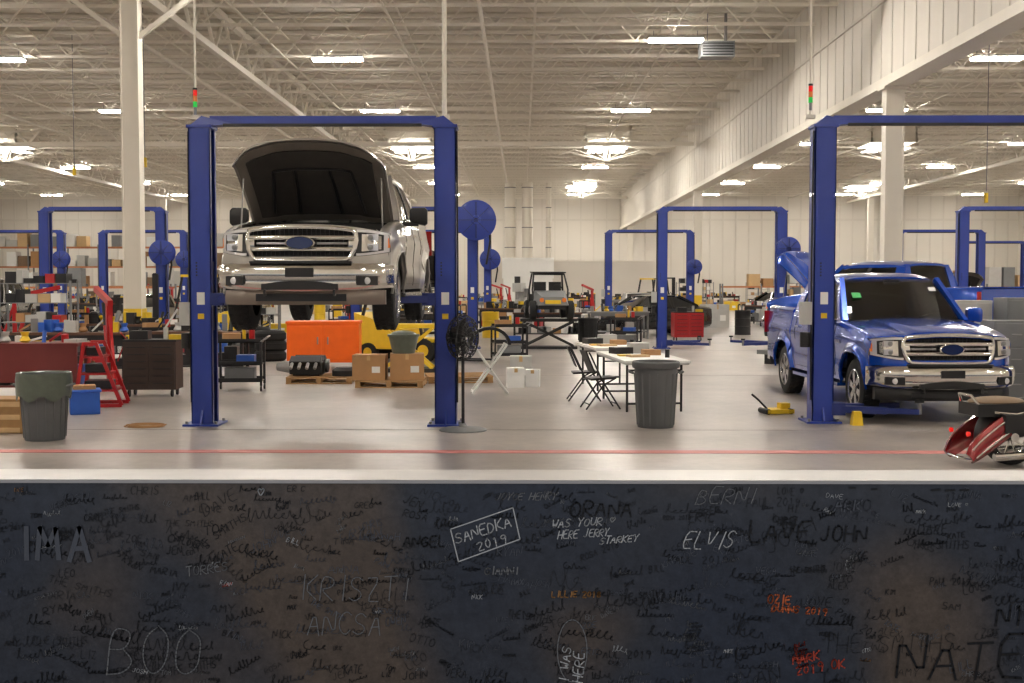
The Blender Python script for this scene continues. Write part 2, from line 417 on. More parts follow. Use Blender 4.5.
T('KRISZTI',300,604,24,ink_g,1.0,asp=.55); T('ANCSA',304,640,24,ink_g,1.0,asp=.5); T('BOO',100,680,52,ink_g,1.3,sm=2,asp=.5); T('ELVIS',683,550,17,ink_w,1.1,slant=.4,asp=.5)
T('BERNI',696,505,16,ink_g,1.0,slant=.35); T('SANEDKA',456,546,11,ink_w,1.2,18,asp=.6); T('2019',478,554,10,ink_w,1.1,18)
bx=[U(450,531),U(513,509),U(520,541),U(458,564)]; ribbon([bx[0],bx[1],bx[2],bx[3],bx[0]],.0026,ink_w)
T('WAS YOUR ?',552,530,8,ink_w,1.0,4,slant=.3); T('HERE JERRY',558,541,8,ink_w,1.0,4,slant=.3,asp=.5); T('STARKEY',600,546,7,ink_w,1.0,5,slant=.4)
T('ANGEL',402,549,11,ink_d,1.5); T('LAVE',750,543,20,ink_d,1.8); T('JOHN',822,543,15,ink_d,1.5); T('IMA',10,562,34,ink_m,5.0,sm=0,slant=0,sp=1.15); T('EEES',932,500,18,ink_d,1.9); T('FRANK',850,495,13,ink_d,1.7)
T('NATE',900,682,42,ink_d,2.4); T('N1',1000,628,20,ink_d,2.0); T('OZIE',770,606,8,ink_o,1.5); T('DUNNS 2019',774,614,7,ink_o,1.4,-4); T('MARK',796,668,9,ink_r,1.4,10); T('2019 OK',800,680,9,ink_r,1.4,10)
T('LILLIE 2018',552,600,6,ink_l,1.2); T('ORANA',570,518,16,ink_d,1.7); T('JOYCE HENRY',495,501,7,ink_g,1.1,0,slant=.4)
T('I WAS',569,688,10,ink_w,1.1,85); T('HERE',583,688,10,ink_w,1.1,85)
ov=[U(573+15*math.sin(t*math.pi/12),655-32*math.cos(t*math.pi/12)) for t in range(-12,13)]; ribbon(ov,.0022,ink_g)
T('?',255,500,10,ink_w,1.1); T('ARKO',836,512,12,ink_m,1.4); T('TORRES',183,580,9,ink_g,1,10); T('GIANNI',484,577,8,ink_g,1.3)
for k in range(6): x,z=U(845+R.uniform(-4,10),560+k*4); cursive(x,z,.007,4,ink_w,.0013,.3)
for k in range(9): x,z=U(690+R.uniform(-6,6),628+k*3.5); cursive(x,z,.009,6,ink_g,.0014,.1)
for k in range(5): x,z=U(798+R.uniform(-6,6),652+k*5); cursive(x,z,.009,5,ink_r,.0018,.3)
for k in range(4): x,z=U(340+R.uniform(-4,4),535-k*4); cursive(x,z,.007,4,ink_w,.0011,.6)
sg.obj('wall_signatures',recalc=False)

# ---------- pickup truck
AX=(0.98,4.62)
def yf(x): a=abs(x)/.95; return .04+.05*a*a+.30*a**6
def lean(z): return max(0,z-.80)*.14
def interp(t,tab):
    if t<=tab[0][0]: return tab[0][1]
    for (a,p),(c,q) in zip(tab,tab[1:]):
        if t<=c: return p+(q-p)*(t-a)/(c-a)
    return tab[-1][1]
def hw_top(x): return 1.115+.085*max(0,1-(abs(x)/.90)**2.2)
def side_x(y,z):
    x=interp(z,[(.40,.93),(.5,.965),(.64,.985),(.78,.972),(.95,.985),(1.06,1.0),(1.11,.992),(1.22,.965),(1.36,.94)])
    if y<1.0: x-=.045*((1.0-y)/.6)**2
    if y<1.5: x-=.03*max(0,(z-1.02))/.2*(1.5-y)
    if y>5.3: x-=.03*((y-5.3)/.5)**2
    for a in AX:
        d=math.hypot((y-a),z-.43); x+=.05*math.exp(-max(0,(d-.53)/.05)**2) if d>.53 else .05
    return min(x,1.035)
def topz(y):
    return interp(y,[(.38,1.08),(.55,1.13),(.8,1.18),(1.2,1.23),(1.68,1.275),(1.9,1.265),(2.35,1.265),(2.55,1.325),(4.16,1.36),(4.18,1.40),(5.85,1.42)])
def botz(y):
    z=interp(y,[(.38,.70),(.5,.56),(1.4,.47),(4.2,.47),(5.3,.55),(5.85,.62)])
    for a in AX:
        r=.49
        if abs(y-a)<r: z=max(z,.43+(r**2.6-abs(y-a)**2.6)**(1/2.6))
    return z
def pickup(name,paint,loc,rz=0,hood=0,droop=0,trim=None,valance=None,stickers=False):
    b=MB()
    def S(x0,x1,z0,z1,off,th,mt,n=10,bul=0,fn=None):
        A=[];B=[]
        if x0>x1: x0,x1=x1,x0
        F=fn or yf
        for i in range(n+1):
            x=x0+(x1-x0)*i/n; ra=[];rb=[]
            za=z0(abs(x)) if callable(z0) else z0; zb=z1(abs(x)) if callable(z1) else z1
            for j in range(5):
                z=za+(zb-za)*j/4; q=bul*((j-2)/2)**2
                ra.append((x,F(x)+lean(z)+off+q,z)); rb.append((x,F(x)+lean(z)+off+th,z))
            A.append(ra);B.append(rb)
        b.slab(A,B,mt)
    def SL(pts,w,off,th,mt):
        for s in (-1,1):
            P=[Vector((s*x,0,z)) for x,z in pts]
            A=[];B=[]
            for k,p in enumerate(P):
                d=(P[min(k+1,len(P)-1)]-P[max(k-1,0)]).normalized(); nn=Vector((-d.z,0,d.x))*w/2
                ra=[];rb=[]
                for q in (-1,-.5,0,.5,1):
                    c=p+nn*q; ra.append((c.x,yf(c.x)+lean(c.z)+off+.01*q*q,c.z)); rb.append((c.x,yf(c.x)+lean(c.z)+off+th,c.z))
                A.append(ra);B.append(rb)
            b.slab(A,B,mt)
    tl=mat('tail_lens',(150,20,20),.15,0,0)
    for sgn in (-1,1):
        for (ya,yb) in ((.38,4.15),(4.19,5.83)):
            ys=[ya]; y=ya
            while y<yb-.04: y+=.04; ys.append(y)
            ys.append(yb)
            for a in AX:
                for e in (a-.4901,a-.4899,a-.485,a-.475,a+.475,a+.485,a+.4899,a+.4901):
                    if ya<e<yb: ys.append(e)
            ys=sorted(set(ys)); A=[];B=[]
            for y in ys:
                zb,zt=botz(y),topz(y); ra=[];rb=[]
                for j in range(15):
                    z=zb+(zt-zb)*j/14; x=side_x(y,z); ra.append((sgn*x,y,z)); rb.append((sgn*(x-.05),y,z))
                xt=side_x(y,zt)
                for dx,dz in ((.012,.018),(.035,.032),(.075,.038),(.12,.04)):
                    ra.append((sgn*(xt-dx),y,zt+dz)); rb.append((sgn*(xt-.05-dx*.6),y,zt+dz-.03))
                A.append(ra);B.append(rb)
            b.slab(A,B,paint)
        for a in AX:
            pts=[]
            for k in range(25):
                t=-.49+.98*k/24; z=.43+(.49**2.6-abs(t)**2.6+1e-9)**(1/2.6)*.995; y=a+t*.995
                pts.append((sgn*(side_x(y,z)-.006),y,z))
            b.tube(pts,.016,trim or paint,6)
            b.b2(sgn*.60,sgn*.63,a-.55,a+.55,.4,1.02,black)
            L=[]
            for k in range(13):
                t=math.pi*k/12; y=a-.5*math.cos(t); z=.43+.5*math.sin(t); L.append([(sgn*.62,y,z),(sgn*.93,y,z)])
            b.grid(L,black)
        def seam(y,z0,z1):
            P=[(sgn*(side_x(y,z0+(z1-z0)*k/12)+.001),y,z0+(z1-z0)*k/12) for k in range(13)]
            for p,q in zip(P,P[1:]): b.bar(p,q,.008,black)
        seam(1.80,.52,1.27);seam(2.88,.52,1.33);seam(3.9,.95,1.34)
        for k in range(30):
            y=1.82+k*.069; y2=y+.069
            b.bar((sgn*(side_x(y,.54)+.001),y,.54),(sgn*(side_x(y2,.54)+.001),y2,.54),.006,black)
        for y in (2.72,3.72):
            b.box((sgn*(side_x(y,1.16)+.025),y,1.16),(.025,.2,.035),chrome)
        b.b2(sgn*.80,sgn*1.0,1.6,3.95,.38,.43,trim or chrome)
        b.box((sgn*(side_x(1.62,1.02)+.004),1.62,1.02),(.012,.22,.05),chrome)
        def sp(t,s,o=0):
            yb_=1.72+(4.13-1.72)*t; yt=2.36+(3.98-2.36)*t; y=yb_+(yt-yb_)*s; z0=topz(yb_)+.02; z=z0+(1.905-z0)*s; x=.925+(.72-.925)*s+.025*math.sin(math.pi*s)
            return (sgn*(x+o),y,z)
        def patch(t0,t1,s0,s1,mt,o=0,th=.04):
            n=8
            A=[[sp(t0+(t1-t0)*i/n,s0+(s1-s0)*j/4,o) for j in range(5)] for i in range(n+1)]
            B=[[sp(t0+(t1-t0)*i/n,s0+(s1-s0)*j/4,o-th) for j in range(5)] for i in range(n+1)]
            b.slab(A,B,mt)
        patch(0,1,0,.05,paint); patch(0,1,.9,1,paint); patch(0,.05,.05,.9,paint); patch(.46,.51,.05,.9,black); patch(.87,1,.05,.9,paint)
        patch(.05,.46,.05,.9,tglass,-.012,.006); patch(.51,.87,.05,.9,tglass,-.012,.006)
        patch(.05,.87,.045,.065,chrome,.004,.01)
        mx=sgn*1.13; A=[]
        for k in range(9):
            v=k/8; hh=.12*(1-.2*v)*(1 if k not in(0,8) else .75); ww=.055
            ring=[]
            for q in range(13):
                t=2*math.pi*q/12; ring.append((mx+sgn*(.5-v)*.22,1.99+ww*math.copysign(abs(math.cos(t))**.6,math.cos(t)),1.38+hh*math.copysign(abs(math.sin(t))**.6,math.sin(t))+.02*v))
            A.append(ring)
        b.grid(A,trim or black)
        for ring in(A[0],A[-1]): k=len(b.v); b.v+=ring[:-1]; b.face(list(range(k,k+12)),trim or black)
        b.box((mx,2.05,1.38),(.17,.01,.17),sglass)
        b.bar((sgn*.92,2.0,1.29),(mx,2.0,1.29),.06,black,.05)
        ht=lambda x: 1.165-.035*((x-.62)/.32)**2-.02
        hb=lambda x: .845+.05*((x-.62)/.32)**1.5 if x>.62 else .845
        S(sgn*.60,sgn*.945,hb,ht,.004,.06,black,12)
        S(sgn*.605,sgn*.94,lambda x:ht(x)-.035,lambda x:ht(x)-.004,-.012,.03,lens,12)
        S(sgn*.605,sgn*.94,lambda x:hb(x)+.004,lambda x:hb(x)+.03,-.012,.03,lens,12)
        S(sgn*.885,sgn*.94,lambda x:hb(x)+.03,lambda x:ht(x)-.035,-.012,.03,lens,4)
        S(sgn*.925,sgn*.944,lambda x:hb(x)+.05,lambda x:ht(x)-.06,-.015,.03,amber,2)
        S(sgn*.66,sgn*.86,lambda x:hb(x)+.05,lambda x:ht(x)-.055,-.002,.03,chrome,8)
        for zz in (.945,1.055):
            yl=yf(.76)+lean(zz)
            b.box((sgn*.755,yl-.008,zz),(.17,.03,.075),lens)
            b.lathe((sgn*.755,yl-.02,zz),(0,-1,0),[(.032,0),(.03,.012),(.0,.02)],steel,14)
        yb2=lambda x: -.055+.05*(abs(x)/.95)**2+.25*(abs(x)/.95)**6
        yl=yb2(.74)
        S(sgn*.62,sgn*.84,.525,.625,-.01,.05,black,6,fn=lambda x:yb2(x)-.012)
        b.lathe((sgn*.73,yl+.0,.575),(0,-1,0),[(.04,0),(.04,.03),(.02,.04)],lens,14)
        b.tube([(sgn*.38,.0,.48),(sgn*.38,-.07,.47),(sgn*.38,-.08,.42),(sgn*.38,0,.42)],.014,dark,6)
        b.box((sgn*.955,5.835,1.17),(.10,.03,.38),tl)
        b.bar((sgn*.87,1.66,1.30),(sgn*.71,2.38,1.91),.07,paint,.06)
    S(-.945,.945,.765,lambda x: max(.80,.85+.05*((x-.62)/.32)**1.5 if x>.62 else .84),.02,.05,paint,20)
    S(-.945,.945,lambda x: hw_top(x)-.035 if x<.6 else 1.165-.035*((x-.62)/.32)**2-.035,lambda x: hw_top(x),.010,.05,paint,20)
    S(-.60,.60,.79,1.165,.085,.03,black,14)
    for k in range(9): z=.81+k*.040; S(-.56,.56,z,z+.007,.06,.02,dark,14)
    for k in range(23):
        x=-.55+k*1.10/22; b.box((x,yf(x)+.09,.98),(.008,.02,.34),dark)
    SL([(0,1.172),(.2,1.168),(.4,1.155),(.565,1.135),(.595,1.10),(.603,1.02),(.585,.93),(.545,.84),(.50,.805),(.3,.797),(0,.795)],.048,-.016,.08,chrome)
    S(-.59,.59,1.028,1.072,-.014,.05,chrome,14,.01); S(-.585,.585,.902,.946,-.014,.05,chrome,14,.01)
    for s in(-1,1):
        S(s*.17,s*.5,.972,1.0,.02,.04,steel,8,.006)
        S(s*.52,s*.59,.93,1.04,-.01,.05,chrome,3,.01)
    badge=mat('badge_blue',(20,36,82),.2,0,0,coat=1)
    b0=len(b.v)
    b.lathe((0,0,0),(0,-1,0),[(1,0),(1,.05),(.93,.065),(.88,.055)],chrome,28); b.lathe((0,0,0),(0,-1,0),[(.88,.05),(.88,.06)],badge,28)
    for i in range(b0,len(b.v)):
        x,y,z=b.v[i]; b.v[i]=(x*.165,yf(0)-.03+y*.6,.987+z*.072)
    n=30;A=[];B=[]
    for i in range(n+1):
        x=-.985+1.97*i/n; a=abs(x)/.95; ra=[];rb=[]
        y0=-.055+.05*a*a+.25*a**6
        zl=.455+.03*a+.05*max(0,a-.75); zh=.77-.02*a**4
        for j in range(9):
            t=j/8; z=zl+(zh-zl)*t; yy=y0+.055*(2*t-1)**4+.012*(2*t-1)**2+(.012 if .3<t<.5 else 0)
            ra.append((x,yy,z)); rb.append((x,y0+.13,z))
        A.append(ra);B.append(rb)
    b.slab(A,B,chrome)
    S(-.56,.56,.765,.79,-.07,.12,black,10)
    fb=lambda x: -.062+.05*(abs(x)/.95)**2
    S(-.42,.42,.475,lambda x:.575-.04*(x/.42)**2,-.0,.05,black,10,fn=fb)
    b.box((0,-.062,.665),(.31,.012,.10),dark)
    vm=valance or black
    S(-.90,.90,.31,.47,-.01,.10,vm,16,.02); S(-.5,.5,.35,.43,-.025,.03,dark,8)
    def hoodpt(x,t,dz=0):
        y0=yf(x)+lean(1.15)+.008+(.13*(abs(x)/.87)**3 if hood>.1 else 0); y=y0+(1.60-y0)*t
        edge=1.115+.175*(1-(1-t)**1.6); z=edge+(.085-.04*t)*(1-(abs(x)/.90)**2.2)
        z+=.020*(1/(1+math.exp((abs(x)-(.42+.10*t))/.018)))*min(1,t*5)
        z-=.012*math.exp(-((abs(x)-(.50+.10*t))/.05)**2)
        if t<.08: z-=.035*(1-t/.08)**2
        return Vector((x,y,z+dz))
    H=Matrix.Rotation(-hood,4,'X'); piv=Vector((0,1.60,1.32))
    def hp(x,t,dz=0): return (H@(hoodpt(x,t,dz)-piv))+piv
    nx=40;nt_=18
    tt=[0,.015,.04,.08]+[.08+.92*(j+1)/(nt_-3) for j in range(nt_-3)]
    A=[[hp(-.865+1.73*i/nx,t) for t in tt] for i in range(nx+1)]
    B=[[hp(-.865+1.73*i/nx,t,-.03) for t in tt] for i in range(nx+1)]
    b.slab(A,B,paint)
    if hood>.1:
        liner=mat('hood_liner',(56,53,50),.9,0,.3,7); rim=mat('hood_frame',(130,124,116),.5,.3,.1)
        A=[[hp(-.83+1.66*i/16,.03+.95*j/8,-.034) for j in range(9)] for i in range(17)]
        B=[[hp(-.83+1.66*i/16,.03+.95*j/8,-.048) for j in range(9)] for i in range(17)]
        b.slab(A,B,rim)
        A=[[hp(-.72+1.44*i/16,.14+.76*j/8,-.055) for j in range(9)] for i in range(17)]
        B=[[hp(-.72+1.44*i/16,.14+.76*j/8,-.075) for j in range(9)] for i in range(17)]
        b.slab(A,B,liner)
        for (x0,t0,x1,t1) in ((-.45,.35,.45,.35),(-.45,.35,-.55,.85),(.45,.35,.55,.85),(-.2,.35,-.25,.88),(.2,.35,.25,.88)):
            b.tube([hp(x0+(x1-x0)*k/8,t0+(t1-t0)*k/8,-.078) for k in range(9)],.02,dark,6)
        b.bar(hp(.80,.3,-.05),(.82,.75,1.14),.014,steel)
        b.bar(hp(-.80,.3,-.05),(-.82,.75,1.14),.014,steel)
        S(-.80,.80,1.10,1.15,.07,.12,black,12); b.b2(-.6,.6,.34,.38,.78,1.06,steel)
        b.b2(-.34,.34,.6,1.2,.85,1.14,dark); b.box((0,.9,1.16),(.5,.45,.08),black)
        b.b2(.45,.75,.55,.85,.85,1.14,black); b.b2(-.78,-.45,.6,1.0,.85,1.13,black); b.cyl((-.6,1.2,.9),(-.6,1.2,1.18),.1,steel)
        b.tube([(-.6,.7,1.13),(-.4,.5,1.17),(0,.5,1.17),(.2,.7,1.16)],.05,black,8)
        b.b2(.45,.7,1.1,1.35,.9,1.18,lgrey)
    b.b2(-.86,.86,.48,1.6,.80,.86,black); b.b2(-.86,.86,1.56,1.60,.5,1.27,black)
    A=[[(x,1.59,1.30+.03*(1-(x/.9)**2)),(x,1.76+.12*(x/.84)**2,1.335)] for x in [-.88+i*.11 for i in range(17)]]
    b.grid(A,black)
    for s in (-1,1): b.bar((s*.1+.1,1.66,1.36),(s*.45+.1,1.83,1.44),.015,black)
    A=[];B=[]
    for i in range(13):
        k=-1+2*i/12; ra=[];rb=[]
        for j in range(7):
            s=j/6; x=k*(.87+(.70-.87)*s); y=1.62+(2.34-1.62)*s+.10*k*k-.03*math.sin(math.pi*s); z=1.325+(1.925-1.325)*s
            ra.append((x,y,z)); rb.append((x,y+.012,z-.006))
        A.append(ra);B.append(rb)
    b.slab(A,B,wglass)
    if stickers:
        b.box((-.60,2.03,1.67),(.13,.01,.11),mat('green_sticker',(60,170,90),.5),rx=-.87); b.box((.55,2.12,1.76),(.10,.008,.08),paper,rx=-.87)
    b.slab([[(-.92,4.13,.5),(-.92,4.13,1.36),(-.9,4.11,1.42)],[(.92,4.13,.5),(.92,4.13,1.36),(.9,4.11,1.42)]],[[(-.92,4.10,.5),(-.92,4.10,1.36),(-.9,4.08,1.42)],[(.92,4.10,.5),(.92,4.10,1.36),(.9,4.08,1.42)]],paint)
    for s in(-1,1): b.hexa([(s*.9,4.11,1.4),(s*.66,4.11,1.4),(s*.66,4.07,1.4),(s*.9,4.07,1.4),(s*.72,3.98,1.92),(s*.58,3.98,1.92),(s*.58,3.94,1.92),(s*.72,3.94,1.92)],paint)
    b.slab([[(-.68,4.10,1.42),(-.6,3.97,1.90)],[(.68,4.10,1.42),(.6,3.97,1.90)]],[[(-.68,4.09,1.42),(-.6,3.96,1.90)],[(.68,4.09,1.42),(.6,3.96,1.90)]],tglass)
    A=[];B=[]
    for i in range(17):
        k=-1+2*i/16; ra=[];rb=[]
        for j in range(13):
            q=-1+2*j/12; x=k*.745; y=3.17+q*.84+.09*k*k*(1 if q<0 else -.3)*abs(q); z=2.005-.085*k**4-.06*q**4
            ra.append((x,y,z)); rb.append((x,y,z-.05))
        A.append(ra);B.append(rb)
    b.slab(A,B,paint,lgrey)
    b.b2(-.85,.85,1.75,2.05,1.1,1.30,black); b.b2(-.85,.85,1.9,4.0,.55,.62,black)
    for s in(-1,1):
        b.box((s*.42,2.85,.95),(.5,.5,.2),seatg); b.box((s*.42,3.08,1.3),(.48,.14,.62),seatg,rx=-.12); b.box((s*.42,3.12,1.68),(.26,.1,.18),seatg)
    b.b2(-.7,.7,3.75,3.9,.9,1.5,seatg)
    b.tube([(.42+.19*math.cos(t*math.pi/8),2.2+.06*math.sin(t*math.pi/8),1.3+.18*math.sin(t*math.pi/8)) for t in range(16)],.015,black,6,closed=True)
    b.box((0,2.28,1.86),(.22,.03,.07),black)
    b.b2(-.88,.88,4.19,5.8,.72,.77,dark); b.b2(-.9,.9,4.19,4.23,.5,1.38,paint)
    b.b2(-.9,.9,5.80,5.85,.72,1.41,paint); b.b2(-.9,.9,5.83,6.0,.5,.68,chrome)
    for s in(-1,1): b.b2(s*.80,s*.85,4.2,5.8,.75,1.40,dark)
    for s in(-1,1): b.b2(s*.38,s*.47,.25,5.7,.46,.58,dark)
    b.b2(-.9,.9,1.5,4.1,.50,.56,dark)
    for y in (.4,.95,1.9,3.2,4.2,5.5): b.b2(-.45,.45,y-.05,y+.05,.44,.54,dark)
    b.b2(-.25,.25,.5,1.2,.36,.86,dark); b.cyl((-.2,1.2,.45),(-.2,5.3,.45),.04,steel); b.cyl((.0,1.3,.48),(.0,4.5,.45-droop),.04,dark)
    b.cyl((-.7,AX[1],.4-droop),(.7,AX[1],.4-droop),.045,dark); b.ell((0,AX[1],.4-droop),(.16,.17,.16),dark)
    for s in(-1,1):
        b.bar((s*.4,.85,.45),(s*.75,.95,.36-droop),.06,dark); b.bar((s*.4,1.05,.45),(s*.75,.95,.36-droop),.06,dark)
        b.cyl((s*.6,.95,.36-droop),(s*.55,.95,.85),.05,dark)
    rimm=mat('alloy',(188,188,190),.25,.9,0)
    for a in AX:
        for s in(-1,1):
            o=(s*.70,a,.405-droop); ax=(s,0,0)
            b.lathe(o,ax,[(.24,0),(.33,-.0),(.385,.02),(.402,.06),(.402,.21),(.385,.25),(.33,.272),(.262,.262),(.25,.22),(.24,.05)],rubber,36,close=False)
            for k in range(36):
                t=2*math.pi*k/36
                for xx in (.05,.13,.21):
                    b.box((o[0]+s*xx,o[1]+.403*math.cos(t+xx),o[2]+.403*math.sin(t+xx)),(.05,.03,.012),rubber,rx=t+xx+math.pi/2)
            b.lathe(o,ax,[(.25,.22),(.262,.262),(.25,.268),(.238,.25),(.225,.12),(.1,.10),(.0,.10)],[rimm,rimm,rimm,dark,dark,dark],36,close=False)
            for k in range(6):
                t=2*math.pi*k/6+.3; c,q=math.cos(t),math.sin(t); c2,q2=-q,c
                x1,x2=o[0]+s*.215,o[0]+s*.255
                P=[]
                for xx in (x1-.03*s,x2):
                    for (r,w) in ((.05,-.035),(.05,.035),(.243,.055),(.243,-.055)):
                        xo=xx if r<.1 else xx-s*.005
                        P.append((xo,o[1]+c*r+c2*w,o[2]+q*r+q2*w))
                b.hexa(P,rimm)
            b.lathe(o,ax,[(.075,.18),(.075,.262),(.05,.27),(.0,.27)],rimm,18,close=False)
    return b.obj(name,loc,rz,angle=32)
silver=mat('silver_metallic_paint',(172,168,162),.28,.55,.03,3,coat=.8)
tpaint=mat('blue_metallic_paint',(8,70,178),.2,.35,.05,3,coat=1)
bpaint=mat('black_car_paint',(24,25,28),.25,0,.03,3,coat=1)
wpaint=mat('white_car_paint',(215,215,215),.3,0,.03,3,coat=1)
vsil=mat('valance_silver',(128,118,110),.3,.6,.05)
pickup('pickup_truck',silver,(-2.43,13.15,1.30),0,hood=math.radians(40),valance=vsil)
pickup('pickup_truck',tpaint,(5.58,15.6,0),0.045,trim=tpaint,stickers=True)
TR=(6.15,28.4); TA=math.pi+.62
pickup('pickup_truck',tpaint,(TR[0],TR[1],.32),TA,hood=math.radians(45))
b=MB()
for s in(-1,1):
    b.b2(s*.82-.24,s*.82+.24,.2,5.4,.22,.315,grey); b.hexa([(s*.82-.24,5.4,.0),(s*.82+.24,5.4,.0),(s*.82+.24,6.2,.0),(s*.82-.24,6.2,.0),(s*.82-.24,5.4,.315),(s*.82+.24,5.4,.315),(s*.82+.24,6.2,.02),(s*.82-.24,6.2,.02)],grey)
    for y in(.5,2.8,5.2): b.b2(s*.82-.2,s*.82+.2,y-.1,y+.1,0,.22,dark)
b.obj('drive_on_ramp',(TR[0],TR[1],0),TA)
t4=pickup('pickup_truck',bpaint,(-3.05,32.0,.55),0.0,hood=math.radians(45))
dup(t4,(-9.4,38,0),.12); dup(t4,(-15.2,31.5,0),0.1)
dup(t4,(17.0,46,0),0)

# ---------- lifts
def lift(x0,x1,y,H,arm,name='two_post_lift',reel=None,reelside=1,inner=.95):
    b=MB(); xc=(x0+x1)/2; hw=(x1-x0)/2; pw=.14
    for s in(-1,1):
        X=s*hw
        b.b2(X-pw,X+pw,-.15,-.135,0,H-.12,blueL); b.b2(X-pw,X+pw,.135,.15,0,H-.12,blueL)
        b.b2(X+s*(pw-.015),X+s*pw,-.15,.15,0,H-.12,blueL)
        for q in (-1,1): b.b2(X-s*pw,X-s*(pw-.015),q*.15,q*.085,0,H-.12,blueL)
        b.b2(X-.23,X+.23,-.26,.26,0,.025,blueL)
        for q in(-1,1):
            b.hexa([(X-.01,q*.15,.025),(X+.01,q*.15,.025),(X+.01,q*.25,.025),(X-.01,q*.25,.025),(X-.01,q*.15,.2),(X+.01,q*.15,.2),(X+.01,q*.16,.2),(X-.01,q*.16,.2)],blueL)
            b.cyl((X+.19,q*.2,.02),(X+.19,q*.2,.06),.02,steel,n=6); b.cyl((X-.19,q*.2,.02),(X-.19,q*.2,.06),.02,steel,n=6)
        b.b2(X-pw-.02,X+pw+.02,-.17,.17,H-.16,H-.12,blueL)
        b.hexa([(X+s*pw,-.11,H-.13),(X-s*pw,-.11,H-.13),(X-s*pw,.11,H-.13),(X+s*pw,.11,H-.13),(X-s*.02,-.09,H+.0),(X-s*.42,-.09,H-.1),(X-s*.42,.09,H-.1),(X-s*.02,.09,H+.0)],blueL)
        b.b2(X-s*.11,X-s*.02,-.12,.12,arm-.45,arm+.45,blueD) if arm>.5 else b.b2(X-s*.11,X-s*.02,-.12,.12,.03,arm+.6,blueD)
        b.b2(X-s*.12,X-s*.30,-.16,.16,arm-.12,arm+.04,blueD)
        b.cyl((X-s*.05,.0,.1),(X-s*.05,0,arm),.03,steel,n=8)
        for q in(-1,1):
            p0=Vector((X-s*.24,q*.1,arm-.04)); p1=Vector((X-s*(hw-.46) ,q*inner,arm-.04))
            m=p0+(p1-p0)*.6
            b.bar(p0,m,.11,blueD,.09); b.bar(m,p1,.085,blueD,.07)
            b.cyl(p1-Vector((0,0,.03)),p1+Vector((0,0,.14)),.03,steel); b.cyl(p1+Vector((0,0,.12)),p1+Vector((0,0,.16)),.06,rubber)
        b.tube([(X+s*.15,-.1,.3),(X+s*.16,-.1,H*.5),(X+s*.15,-.1,H-.2)],.012,black,6)
        b.box((X,-.152,1.65),(.10,.004,.16),paper); b.box((X,-.152,1.42),(.08,.004,.07),yellow)
        for k in range(5): b.box((X-.05,-.152,1.95+k*.04),(.02,.004,.02),dark)
    b.b2(-hw+.12,hw-.12,-.07,.07,H-.10,H,blueL)
    b.b2(-hw+.3,hw-.3,-.10,-.08,H-.14,H-.10,black)
    b.box((-hw-.22,-.05,1.45),(.14,.16,.3),lgrey); b.cyl((-hw-.22,-.05,1.2),(-hw-.22,-.05,1.0),.07,dark)
    if reel:
        X=reelside*(hw); zr,rr=reel
        c=(X+reelside*.12,-.35,zr)
        b.lathe((c[0],c[1]-.16,c[2]),(0,1,0),[(rr*.2,-.02),(rr*.25,0),(rr*.95,0),(rr,.01),(rr,.03),(rr*.6,.04),(rr*.6,.2),(rr,.21),(rr,.24),(rr*.3,.25)],blueL,30)
        for k in range(4):
            t=k*math.pi/4
            b.bar((c[0]-rr*.9*math.cos(t),c[1]-.165,c[2]-rr*.9*math.sin(t)),(c[0]+rr*.9*math.cos(t),c[1]-.165,c[2]+rr*.9*math.sin(t)),.04,blueD,.02)
        b.cyl((c[0],c[1]-.18,c[2]),(c[0],c[1]+.3,c[2]),.06,dark)
        b.bar((c[0],c[1]+.1,c[2]),(X,0,c[2]-.1),.08,blueL); b.tube([(c[0]+rr*.6,c[1],c[2]),(c[0]+rr*.7,c[1],c[2]-rr),(c[0]+rr*.5,c[1],c[2]-rr*2.2)],.03,black)
    return b.obj(name,(xc,y,0))
lift(-4.15,-.99,15.63,4.0,1.68)
lift(3.98,7.25,16.0,4.05,.22,inner=.45)
lift(3.95,7.3,34,4.0,.2,reel=(2.8,.33))
lift(3.5,6.8,48.7,4.0,.2,reel=(2.5,.3))
lift(-13.5,-10.2,34,4.0,.3,reel=(2.7,.35))
lift(-17.0,-13.7,48.7,4.0,.3,reel=(2.8,.35))
lift(-4.7,-1.4,34,4.0,.9,reel=(3.6,.56))
lift(-4.7,-1.4,48.7,4.0,.3,reel=(2.8,.42))
lift(12.4,15.7,34,4.0,.3,reel=(2.8,.3))
lift(15.2,18.5,48.7,4.0,.3)
lift(22.5,25.8,62,4.0,.3)
lift(-22,-18.7,48.7,4.0,.3,reel=(2.8,.35))

def pole(x,y,z0,r,stack=None,m=None):
    b=MB(); b.cyl((0,0,z0),(0,0,10.7),r,m or white,n=8)
    b.b2(-.06,.06,-.05,.05,z0-.02,z0+.03,m or white)
    if stack:
        z=stack
        for k,c in enumerate((greenl,amber,redl)): b.cyl((0,-.02,z+k*.075),(0,-.02,z+k*.075+.07),.028,c)
        b.cyl((0,-.02,z-.1),(0,-.02,z),.02,grey); b.cyl((0,-.02,z+.225),(0,-.02,z+.25),.03,black)
    b.obj('power_drop_pole',(x,y,0))
pole(-4.3,15.9,4.02,.016,4.16,white); pole(-1.02,15.9,4.02,.030); pole(3.86,16.25,4.07,.014,4.26,white)
def cord(x,y,z):
    b=MB(); b.cyl((0,0,z),(0,0,10.7),.014,grey,n=6); b.cyl((0,0,z-.3),(0,0,z),.06,yellow)
    b.obj('power_drop_cord',(x,y,0))
for x,y,z in ((-11.9,38,5.8),(14.2,37,4.6),(-16,43,6)): cord(x,y,z)

